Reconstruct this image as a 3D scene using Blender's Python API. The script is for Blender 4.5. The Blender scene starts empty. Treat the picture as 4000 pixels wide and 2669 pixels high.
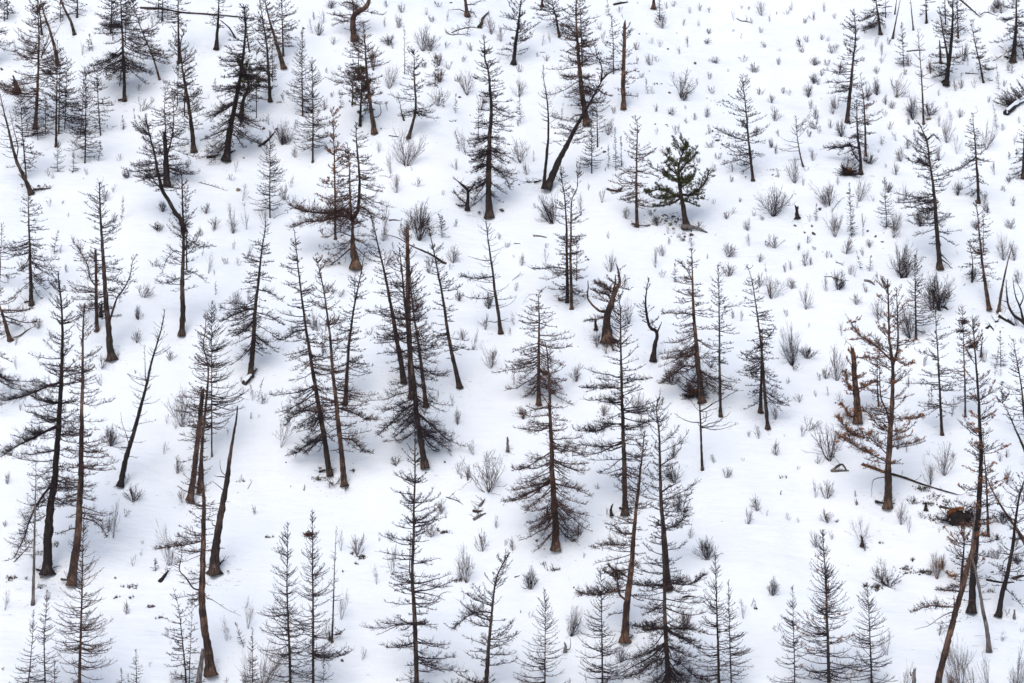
import bpy, math, random
import numpy as np
R_ = math.radians
C = bpy.context.scene.collection
SC = bpy.context.scene

# ------------------------------------------------------------------ camera, sky, sun, exposure
CAMZ, D0, LENS = 45.0, 125.0, 85.0
SLOPE = math.tan(R_(33))
cam_d = bpy.data.cameras.new('camera'); cam = bpy.data.objects.new('camera', cam_d); C.objects.link(cam)
cam.location = (0, 0, CAMZ); cam.rotation_euler = (R_(90), 0, 0)
cam_d.lens = LENS; cam_d.sensor_width = 36; cam_d.clip_start = 1; cam_d.clip_end = 3000
SC.camera = cam
world = bpy.data.worlds.new("World"); SC.world = world; world.use_nodes = True
wn = world.node_tree; bg = wn.nodes['Background']
sky = wn.nodes.new('ShaderNodeTexSky'); sky.sky_type = 'NISHITA'; sky.sun_disc = False
SUN_EL, SUN_AZ = R_(52), R_(200)
sky.sun_elevation = SUN_EL; sky.sun_rotation = SUN_AZ
sky.air_density = 1.0; sky.dust_density = 4.0; sky.ozone_density = 1.0
wn.links.new(sky.outputs[0], bg.inputs[0]); bg.inputs[1].default_value = 0.15
sl = bpy.data.lights.new('sun', 'SUN'); sl.energy = 0.5; sl.angle = R_(70); sl.color = (1.0, 0.98, 0.96)
sun = bpy.data.objects.new('sun', sl); C.objects.link(sun)
# light arrives from the direction (azimuth clockwise from +Y, elevation)
sun.rotation_euler = (R_(90) - SUN_EL, 0, -SUN_AZ + math.pi)
SC.view_settings.view_transform = 'Standard'; SC.view_settings.look = 'None'
SC.view_settings.gamma = 1; SC.view_settings.exposure = 0.13

# ------------------------------------------------------------------ terrain
_r = np.random.RandomState(5)
_W = []
for wl, amp, n in ((34, .32, 5), (13, .11, 6), (5.2, .045, 8), (2.1, .016, 8)):
    for k in range(n):
        a = _r.uniform(0, math.pi); f = 2 * math.pi / (wl * _r.uniform(.75, 1.3))
        _W.append((math.cos(a) * f, math.sin(a) * f, _r.uniform(0, 6.28), amp * _r.uniform(.5, 1)))
def height(x, y):
    s = CAMZ + (y - D0) * SLOPE
    fl = 2.0 + 0 * s
    d = s - fl
    h = fl + np.where(d > 6, d, np.where(d < -6, 0, (d + 6) ** 2 / 24))          # valley floor blends into the slope
    top = CAMZ + 150 * SLOPE
    e = h - top; h = np.where(e > 20, top + 0 * h, np.where(e < -20, h, h - (e + 20) ** 2 / 80))
    for fx, fy, p, a in _W:
        h = h + a * np.sin(fx * x + fy * y + p)
    return h
def ray(sx, sy):
    """point of the slope seen at photo coordinates (4000 x 2669)"""
    tx = (sx - 2000) / 4000 * 36 / LENS; tz = -(sy - 1334.5) / 4000 * 36 / LENS
    lo, hi = 85.0, 230.0
    for _ in range(46):
        m = .5 * (lo + hi)
        if CAMZ + tz * m > float(height(tx * m, m)): lo = m
        else: hi = m
    return np.array([tx * lo, lo, CAMZ + tz * lo])
def mpp(y): return y * 36 / LENS / 4000            # metres per photo pixel at depth y
ROW = (0, 880, 1769); K = 1000 / 1742
def src(t, x, y): return (int(t[0]) * 1000 + x * K, ROW[int(t[1])] + y * K)
def stand(t, pts):
    """a trunk line: the first point stands on the slope, the others rise in the upright plane through it"""
    s = [src(t, *p) for p in pts]; b = ray(*s[0]); m = mpp(b[1])
    out = [b] + [np.array([(q[0] - 2000) * m, b[1], CAMZ - (q[1] - 1334.5) * m]) for q in s[1:]]
    return np.array(out), m * K

# ------------------------------------------------------------------ materials
def nodes(name):
    m = bpy.data.materials.new(name); m.use_nodes = True
    nt = m.node_tree; return m, nt, nt.nodes['Principled BSDF']
def bark(name, cols, char=.45, patch=3.0):
    m, nt, b = nodes(name); N, L = nt.nodes, nt.links
    tc = N.new('ShaderNodeTexCoord'); mp = N.new('ShaderNodeMapping'); mp.inputs['Scale'].default_value = (7, 7, 1.5)
    L.new(tc.outputs['Object'], mp.inputs[0])
    n1 = N.new('ShaderNodeTexNoise'); n1.inputs['Scale'].default_value = 1.6; n1.inputs['Detail'].default_value = 6; n1.inputs['Roughness'].default_value = .7
    L.new(mp.outputs[0], n1.inputs[0])
    r = N.new('ShaderNodeValToRGB'); e = r.color_ramp.elements
    e[0].position = .36; e[0].color = (*cols[0], 1); e[1].position = .66; e[1].color = (*cols[2], 1)
    q = e.new(.5); q.color = (*cols[1], 1)
    L.new(n1.outputs[0], r.inputs[0])
    n2 = N.new('ShaderNodeTexNoise'); n2.inputs['Scale'].default_value = patch * .35; n2.inputs['Detail'].default_value = 5
    L.new(tc.outputs['Object'], n2.inputs[0])
    r2 = N.new('ShaderNodeValToRGB'); r2.color_ramp.elements[0].position = char; r2.color_ramp.elements[1].position = char + .1
    L.new(n2.outputs[0], r2.inputs[0])
    mx = N.new('ShaderNodeMixRGB'); mx.inputs[2].default_value = (.02, .016, .016, 1)
    inv = N.new('ShaderNodeMath'); inv.operation = 'SUBTRACT'; inv.inputs[0].default_value = 1; L.new(r2.outputs[0], inv.inputs[1])
    mul = N.new('ShaderNodeMath'); mul.operation = 'MULTIPLY'; mul.inputs[1].default_value = .8; L.new(inv.outputs[0], mul.inputs[0])
    L.new(mul.outputs[0], mx.inputs[0]); L.new(r.outputs[0], mx.inputs[1]); L.new(mx.outputs[0], b.inputs['Base Color'])
    bp = N.new('ShaderNodeBump'); bp.inputs['Strength'].default_value = .8; bp.inputs['Distance'].default_value = .03
    L.new(n1.outputs[0], bp.inputs['Height']); L.new(bp.outputs[0], b.inputs['Normal'])
    b.inputs['Roughness'].default_value = .9; b.inputs['Specular IOR Level'].default_value = .2
    return m
def plain(name, c1, c2, scale=3.0, rough=.85):
    m, nt, b = nodes(name); N, L = nt.nodes, nt.links
    tc = N.new('ShaderNodeTexCoord'); n = N.new('ShaderNodeTexNoise'); n.inputs['Scale'].default_value = scale; n.inputs['Detail'].default_value = 4
    r = N.new('ShaderNodeValToRGB'); r.color_ramp.elements[0].color = (*c1, 1); r.color_ramp.elements[1].color = (*c2, 1)
    r.color_ramp.elements[0].position = .35; r.color_ramp.elements[1].position = .65
    L.new(tc.outputs['Object'], n.inputs[0]); L.new(n.outputs[0], r.inputs[0]); L.new(r.outputs[0], b.inputs['Base Color'])
    b.inputs['Roughness'].default_value = rough; b.inputs['Specular IOR Level'].default_value = .2
    return m
M = dict(
    k=bark('bark_black', ((.012, .010, .010), (.032, .025, .024), (.085, .066, .060)), .50),
    d=bark('bark_dark', ((.022, .015, .014), (.068, .046, .038), (.155, .112, .092)), .47),
    r=bark('bark_reddish', ((.030, .018, .015), (.105, .063, .046), (.22, .15, .115)), .45),
    o=bark('bark_orange', ((.035, .020, .015), (.13, .075, .05), (.28, .19, .14)), .44),
    g=bark('bark_grey', ((.05, .046, .045), (.13, .115, .11), (.26, .24, .23)), .34),
    twig=plain('twig_dark', (.018, .014, .019), (.050, .035, .038)),
    twigb=plain('twig_brown', (.036, .022, .023), (.095, .055, .046)),
    twigr=plain('twig_russet', (.07, .034, .024), (.17, .08, .045)),
    twigg=plain('twig_greyish', (.075, .062, .064), (.14, .115, .115)),
    rust=plain('scorched_needles', (.20, .075, .030), (.44, .21, .095), 6),
    needle=plain('pine_needles', (.028, .040, .014), (.13, .135, .048), 1.6),
    rock=plain('rock_grey', (.045, .04, .038), (.17, .145, .13), 7),
    rockt=plain('rock_tan', (.12, .095, .06), (.30, .25, .17), 9),
    leaf=plain('scrub_leaf', (.035, .03, .022), (.10, .08, .06), 8),
)
def snow_material():
    m, nt, b = nodes('snow'); N, L = nt.nodes, nt.links
    tc = N.new('ShaderNodeTexCoord')
    n0 = N.new('ShaderNodeTexNoise'); n0.inputs['Scale'].default_value = .12; n0.inputs['Detail'].default_value = 3
    L.new(tc.outputs['Object'], n0.inputs[0])
    r = N.new('ShaderNodeValToRGB'); r.color_ramp.elements[0].position = .3; r.color_ramp.elements[1].position = .7
    r.color_ramp.elements[0].color = (.805, .875, .945, 1); r.color_ramp.elements[1].color = (.845, .905, .96, 1)
    L.new(n0.outputs[0], r.inputs[0]); L.new(r.outputs[0], b.inputs['Base Color'])
    mp = N.new('ShaderNodeMapping'); mp.inputs['Scale'].default_value = (.55, 1.5, 1.5)
    L.new(tc.outputs['Object'], mp.inputs[0])
    n1 = N.new('ShaderNodeTexNoise'); n1.inputs['Scale'].default_value = 1.5; n1.inputs['Detail'].default_value = 7; n1.inputs['Roughness'].default_value = .62
    L.new(mp.outputs[0], n1.inputs[0])
    bp = N.new('ShaderNodeBump'); bp.inputs['Strength'].default_value = .6; bp.inputs['Distance'].default_value = .2
    L.new(n1.outputs[0], bp.inputs['Height']); L.new(bp.outputs[0], b.inputs['Normal'])
    b.inputs['Roughness'].default_value = .75; b.inputs['Specular IOR Level'].default_value = .25
    return m
M['snow'] = snow_material()

# ------------------------------------------------------------------ mesh helpers
class MB:
    def __init__(s): s.v = []; s.q = []; s.t = []; s.n = 0
    def add(s, v, q=None, t=None):
        v = np.asarray(v, dtype=np.float64).reshape(-1, 3)
        if q is not None and len(q): s.q.append(np.asarray(q, dtype=np.int64) + s.n)
        if t is not None and len(t): s.t.append(np.asarray(t, dtype=np.int64) + s.n)
        s.v.append(v); s.n += len(v)
    def mesh(s, name, mat, origin=(0, 0, 0), smooth=False):
        v = np.concatenate(s.v) - np.asarray(origin)
        q = np.concatenate(s.q) if s.q else np.zeros((0, 4), int)
        t = np.concatenate(s.t) if s.t else np.zeros((0, 3), int)
        me = bpy.data.meshes.new(name)
        me.vertices.add(len(v)); me.vertices.foreach_set('co', v.ravel().astype(np.float32))
        nl = q.size + t.size; me.loops.add(nl)
        me.loops.foreach_set('vertex_index', np.concatenate([q.ravel(), t.ravel()]).astype(np.int32))
        me.polygons.add(len(q) + len(t))
        ls = np.concatenate([np.arange(len(q)) * 4, q.size + np.arange(len(t)) * 3]).astype(np.int32)
        me.polygons.foreach_set('loop_start', ls)
        me.polygons.foreach_set('use_smooth', np.full(len(ls), smooth, dtype=bool))
        me.materials.append(M[mat]); me.update(calc_edges=True)
        return me
def link(name, me, loc=(0, 0, 0), parent=None):
    o = bpy.data.objects.new(name, me); C.objects.link(o)
    if parent is not None: o.parent = parent
    else: o.location = loc
    return o
def tag(o, label, cat, group=None):
    o['label'] = label; o['category'] = cat
    if group: o['group'] = group
    return o
def tubes(mb, P, Rr, S=3, cap=False):
    """P (N,K,3) centre lines, Rr (N,K) radii -> tubes"""
    N, Kk, _ = P.shape
    if N == 0: return
    T = np.gradient(P, axis=1); T /= np.linalg.norm(T, axis=2, keepdims=True) + 1e-9
    mt = np.abs(T.mean(axis=1)); ref = np.zeros((N, 3)); ref[np.arange(N), mt.argmin(axis=1)] = 1
    U = np.cross(T, ref[:, None, :]); U /= np.linalg.norm(U, axis=2, keepdims=True) + 1e-9
    V = np.cross(T, U)
    a = np.arange(S) * 2 * math.pi / S
    X = P[:, :, None, :] + Rr[:, :, None, None] * (np.cos(a)[None, None, :, None] * U[:, :, None, :] + np.sin(a)[None, None, :, None] * V[:, :, None, :])
    idx = np.arange(N * Kk * S).reshape(N, Kk, S)
    A = idx[:, :-1, :]; B = idx[:, 1:, :]
    q = np.stack([A, np.roll(A, -1, 2), np.roll(B, -1, 2), B], axis=-1).reshape(-1, 4)
    mb.add(X, q)
def blobs(mb, P, r, rs, flat=1.0):
    """small irregular octahedra at points P"""
    n = len(P)
    if n == 0: return
    d = np.array([[1, 0, 0], [-1, 0, 0], [0, 1, 0], [0, -1, 0], [0, 0, 1], [0, 0, -1]], float)
    X = P[:, None, :] + d[None] * (r[:, None, None] * rs.uniform(.6, 1.4, (n, 6, 1))) * np.array([1, 1, flat])
    f = np.array([[0, 2, 4], [2, 1, 4], [1, 3, 4], [3, 0, 4], [2, 0, 5], [1, 2, 5], [3, 1, 5], [0, 3, 5]])
    mb.add(X, None, (f[None] + (np.arange(n) * 6)[:, None, None]).reshape(-1, 3))
def tufts(mb, P, D, L, rs, n=9, w=.14, spread=.9):
    """needle tufts: thin blades fanning about direction D at points P"""
    m = len(P)
    if m == 0: return
    d = D[:, None, :] + rs.normal(0, spread, (m, n, 3)); d /= np.linalg.norm(d, axis=2, keepdims=True)
    s = np.cross(d, rs.normal(0, 1, (m, n, 3))); s /= np.linalg.norm(s, axis=2, keepdims=True)
    ln = (L[:, None] * rs.uniform(.6, 1.2, (m, n)))[..., None]
    p = P[:, None, :]
    X = np.stack([p + s * ln * w * .5, p - s * ln * w * .5, p + d * ln], axis=2)
    k = np.arange(m * n * 3).reshape(-1, 3)
    mb.add(X, None, k)
def resample(P, n):
    """smooth line through the points (Catmull-Rom), n points evenly spaced"""
    P = np.asarray(P, float)
    if len(P) == 2: P = np.array([P[0], P[0] * .66 + P[1] * .34, P[0] * .33 + P[1] * .67, P[1]])
    Q = np.vstack([2 * P[0] - P[1], P, 2 * P[-1] - P[-2]]); out = []
    for i in range(1, len(Q) - 2):
        for t in np.linspace(0, 1, 12, endpoint=False):
            a, b, c, d = Q[i - 1:i + 3]
            out.append(.5 * ((2 * b) + (c - a) * t + (2 * a - 5 * b + 4 * c - d) * t * t + (3 * b - a - 3 * c + d) * t ** 3))
    out.append(P[-1]); out = np.array(out)
    s = np.concatenate([[0], np.cumsum(np.linalg.norm(np.diff(out, axis=0), axis=1))])
    u = np.linspace(0, s[-1], n)
    return np.stack([np.interp(u, s, out[:, k]) for k in range(3)], axis=1), s[-1]

def trunk_tube(mb, P, r0, rs, taper=1.05, tip=.10, flare=.38, broken=False, S=12):
    L = np.linalg.norm(np.diff(P, axis=0), axis=1).sum(); n = max(8, int(L / .16))
    Q, L = resample(P, n)
    wob = np.cumsum(rs.normal(0, 1, (n, 3)), axis=0) / math.sqrt(n); wob -= np.linspace(0, 1, n)[:, None] * wob[-1]
    Q = Q + wob * np.array([.22, .4, 0]) * r0
    t = np.linspace(0, 1, n); hh = t * L; r0 = r0 * (.80 if flare > 0 else 1)
    r = r0 * (tip + (1 - tip) * (1 - t) ** taper) * (1 + flare * np.exp(-hh / (r0 * 1.5 + .03)))
    r *= 1 + .05 * rs.normal(0, 1, n)
    for _ in range(2 + int(L / 3)):                    # swellings where old limbs sat
        c = rs.uniform(.05, .9); r *= 1 + rs.uniform(.03, .14) * np.exp(-((t - c) * L / (.10)) ** 2)
    T = np.gradient(Q, axis=0); T /= np.linalg.norm(T, axis=1, keepdims=True)
    ref = np.array([0, 1, 0]) if abs(T[:, 1]).mean() < .7 else np.array([1, 0, 0])
    U = np.cross(T, ref); U /= np.linalg.norm(U, axis=1, keepdims=True); V = np.cross(T, U)
    a = np.arange(S) * 2 * math.pi / S
    ph = rs.uniform(0, 6.28, 3)
    ridge = 1 + .07 * np.sin(3 * a[None] + ph[0] + 3 * t[:, None]) + .06 * rs.normal(0, 1, (n, S))
    lob = 1 + (.35 * np.maximum(0, np.sin(4 * a + ph[1])))[None] * np.exp(-hh / (r0 * 1.1 + .03))[:, None] * (flare > 0)
    X = Q[:, None, :] + (r[:, None] * ridge * lob)[..., None] * (np.cos(a)[None, :, None] * U[:, None, :] + np.sin(a)[None, :, None] * V[:, None, :])
    if broken:
        X[-1] += T[-1] * rs.uniform(-.3, 2.6, (S, 1)) * r[-1] * 1.4
        X[-1] = X[-1] * .75 + Q[-1] * .25 + T[-1] * r[-1] * .4
    idx = np.arange(n * S).reshape(n, S); A = idx[:-1]; B = idx[1:]
    q = np.stack([A, np.roll(A, -1, 1), np.roll(B, -1, 1), B], axis=-1).reshape(-1, 4)
    v = np.concatenate([X.reshape(-1, 3), [Q[0] - T[0] * .02, Q[-1] + T[-1] * r[-1] * (.2 if broken else .6)]])
    k0, k1 = n * S, n * S + 1
    tr = [[idx[0, (i + 1) % S], idx[0, i], k0] for i in range(S)] + [[idx[-1, i], idx[-1, (i + 1) % S], k1] for i in range(S)]
    mb.add(v, q, tr)
    return Q, r

def branch_set(mb, O, az, el0, el1, L, r0, rs, twig=1.0, knob=1.0, Kp=8, fine=1.0, rustmb=None, needmb=None, tw_up=.15, wig=.10, paths=None, rustp=.5):
    """branches from points O with azimuth, start/end elevation, length; then twigs, twiglets and spur knots on them"""
    if paths is None:
        N = len(O)
        s = np.linspace(0, 1, Kp)
        el = el0[:, None] + (el1 - el0)[:, None] * (s[None] ** 1.3) + rs.normal(0, wig, (N, Kp))
        azz = az[:, None] + np.cumsum(rs.normal(0, wig * .8, (N, Kp)), axis=1)
        d = np.stack([np.cos(el) * np.cos(azz), np.cos(el) * np.sin(azz), np.sin(el)], axis=-1) * (L[:, None, None] / (Kp - 1))
        P = O[:, None, :] + np.concatenate([np.zeros((N, 1, 3)), np.cumsum(d[:, :-1], axis=1)], axis=1)
    else:
        P = paths; N, Kp = P.shape[:2]; s = np.linspace(0, 1, Kp)
    if N == 0: return
    R = r0[:, None] * (1 - .85 * s[None] ** .8) + .004
    tubes(mb, P, R, 4 if r0.max() > .03 else 3)
    T = np.gradient(P, axis=1); T /= np.linalg.norm(T, axis=2, keepdims=True) + 1e-9
    # twigs
    cnt = np.maximum(1, (L * 14 * twig).astype(int)); b = np.repeat(np.arange(N), cnt); m = len(b)
    u = rs.uniform(.10, 1, m) ** .8; f = u * (Kp - 1); i = np.minimum(f.astype(int), Kp - 2); w = (f - i)[:, None]
    p0 = P[b, i] * (1 - w) + P[b, i + 1] * w; t0 = T[b, i]
    side = np.cross(t0, np.array([0, 0, 1.])) ; side /= np.linalg.norm(side, axis=1, keepdims=True) + 1e-6
    sg = rs.choice([-1, 1], m)[:, None]
    d0 = t0 * rs.uniform(.3, 1.0, (m, 1)) + side * sg * rs.uniform(.25, 1.1, (m, 1)) + rs.normal(0, .33, (m, 3)) + np.array([0, 0, tw_up])
    d0 /= np.linalg.norm(d0, axis=1, keepdims=True)
    tl = (L[b] * .30 * (1.15 - .75 * u) * rs.uniform(.4, 1.3, m)).clip(.05, .75)
    d1 = d0 + rs.normal(0, .3, (m, 3)) + np.array([0, 0, .25 + tw_up]); d1 /= np.linalg.norm(d1, axis=1, keepdims=True)
    TP = np.stack([p0, p0 + d0 * tl[:, None] * .5, p0 + d0 * tl[:, None] * .5 + d1 * tl[:, None] * .5], axis=1)
    tr = (.0046 + .0066 * tl) * fine
    tubes(mb, TP, np.stack([tr, tr * .8, tr * .45], axis=1), 3)
    # twiglets
    c2 = np.maximum(0, (tl * 9 * twig + rs.uniform(0, 1, m))).astype(int); b2 = np.repeat(np.arange(m), c2); m2 = len(b2)
    if m2:
        w2 = rs.uniform(.15, 1, (m2, 1)); q0 = TP[b2, 0] * (1 - w2) + TP[b2, 2] * w2
        d2 = d0[b2] * .7 + rs.normal(0, .6, (m2, 3)) + np.array([0, 0, .2]); d2 /= np.linalg.norm(d2, axis=1, keepdims=True)
        l2 = (tl[b2] * rs.uniform(.25, .6, m2)).clip(.03, .3)
        r2 = .0040 * fine * np.ones(m2)
        tubes(mb, np.stack([q0, q0 + d2 * l2[:, None]], axis=1), np.stack([r2, r2 * .6], axis=1), 3)
    # spur knots and small cones
    nk = int(m * 1.0 * knob)
    if nk:
        kk = rs.randint(0, m, nk); wk = rs.uniform(.3, 1, (nk, 1))
        blobs(mb, TP[kk, 0] * (1 - wk) + TP[kk, 2] * wk + rs.normal(0, .01, (nk, 3)), rs.uniform(.010, .024, nk) * fine, rs)
    if rustmb is not None:
        kk = rs.randint(0, m, int(m * 3.2 * rustp)); wk = rs.uniform(.3, 1, (len(kk), 1))
        tufts(rustmb, TP[kk, 0] * (1 - wk) + TP[kk, 2] * wk, d1[kk], rs.uniform(.05, .11, len(kk)), rs, 6, .30)
    if needmb is not None:
        kk = rs.randint(0, m, int(m * 1.7)); wk = rs.uniform(.75, 1.05, (len(kk), 1))
        tufts(needmb, TP[kk, 0] * (1 - wk) + TP[kk, 2] * wk, d1[kk] + np.array([0, 0, .5]), rs.uniform(.09, .155, len(kk)), rs, 11, .15, .7)

STY = dict(
 # n/m, el0 low, el0 top, lift low, lift top, twig, knob, profile exponent, jitter
 L=dict(w=1.85, n=13, e=(-18, 32), lift=(24, 34), twig=1.0, knob=1.0, p=.55, j=.60, q=.5),
 D=dict(w=1.85, n=12, e=(-42, 25), lift=(20, 30), twig=1.1, knob=1.1, p=.75, j=.40, q=.75),
 Y=dict(w=1.9, n=23, e=(-16, 44), lift=(55, 28), twig=.62, knob=.9, p=.80, j=.30, q=.6),
 S=dict(n=7, e=(-5, 40), lift=(38, 35), twig=.35, knob=.3, p=.55, j=.6, q=.6),
 N=dict(w=1.3, n=2.5, e=(-5, 30), lift=(20, 20), twig=.25, knob=.1, p=.3, j=.8, q=.8),
 B=dict(n=9, e=(-2, 45), lift=(30, 30), twig=1.15, knob=1.0, p=.4, j=.5, q=.6),
 G=dict(w=1.6, n=10, e=(0, 50), lift=(30, 25), twig=1.5, knob=.1, p=.45, j=.5, q=.5),
)
def crown(mb, Q, rt, style, c0, RL, RR, rs, needmb=None, rustmb=None, rustp=.5, rusty=0, fine=1.0, dens=1.0):
    st = STY[style]; fine = fine * (.8 if style == 'Y' else 1); n = len(Q); seg = np.linalg.norm(np.diff(Q, axis=0), axis=1).sum()
    N = max(6, int(st['n'] * (1.2 if style in 'N' else 1.42) * dens * seg * (1 - c0)))
    u = np.sort(rs.uniform(0, 1, N) ** .9)
    # whorl-like clustering and gaps
    ph = rs.uniform(0, 6.28, 2); u = np.clip(u + .012 * np.sin(u * seg * 7 + ph[0]), 0, 1)
    t = c0 + (1 - c0) * u; f = t * (n - 1); i = np.minimum(f.astype(int), n - 2); w = (f - i)[:, None]
    O = Q[i] * (1 - w) + Q[i + 1] * w; rad = rt[i]
    az = rs.uniform(0, 6.28, N)
    side = np.cos(az)
    Rm = np.where(side > 0, RR, RL)
    low = np.clip(u / .12, 0, 1) * (1 - st['q']) + st['q']
    prof = (1 - u) ** st['p'] * low * .95 + .075
    cl = 1 + .35 * np.sin(u * seg * 1.9 + ph[1] + 1.6 * side) * min(1, st['j'] * 1.6)
    L = Rm * prof * cl * (1 - st['j'] * rs.uniform(0, 1, N) ** 2.1) * st.get('w', 1.7)
    L = np.maximum(L, .08) * (.62 + .38 * np.abs(side) ** .7)
    e0 = np.radians(st['e'][0] * (1 - u ** 1.3) + st['e'][1] * u ** 1.3 + rs.normal(0, 9, N))
    lf = np.radians(st['lift'][0] * (1 - u) + st['lift'][1] * u + rs.normal(0, 9, N))
    r0 = np.minimum(.007 + .0105 * L, rad * .6 + .005) * rs.uniform(.7, 1.25, N)
    wig = .05 if style == 'Y' else .11
    if rusty > 0 and rustmb is not None:
        k = rs.uniform(0, 1, N) < rusty
        branch_set(mb, O[k], az[k], e0[k], e0[k] + lf[k], L[k], r0[k], rs, st['twig'], st['knob'], fine=fine, rustmb=rustmb, wig=wig, rustp=rustp)
        k = ~k
        if k.any(): branch_set(mb, O[k], az[k], e0[k], e0[k] + lf[k], L[k], r0[k], rs, st['twig'], st['knob'], fine=fine, wig=wig)
    else:
        branch_set(mb, O, az, e0, e0 + lf, L, r0, rs, st['twig'], st['knob'], fine=fine, needmb=needmb, wig=wig)
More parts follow.
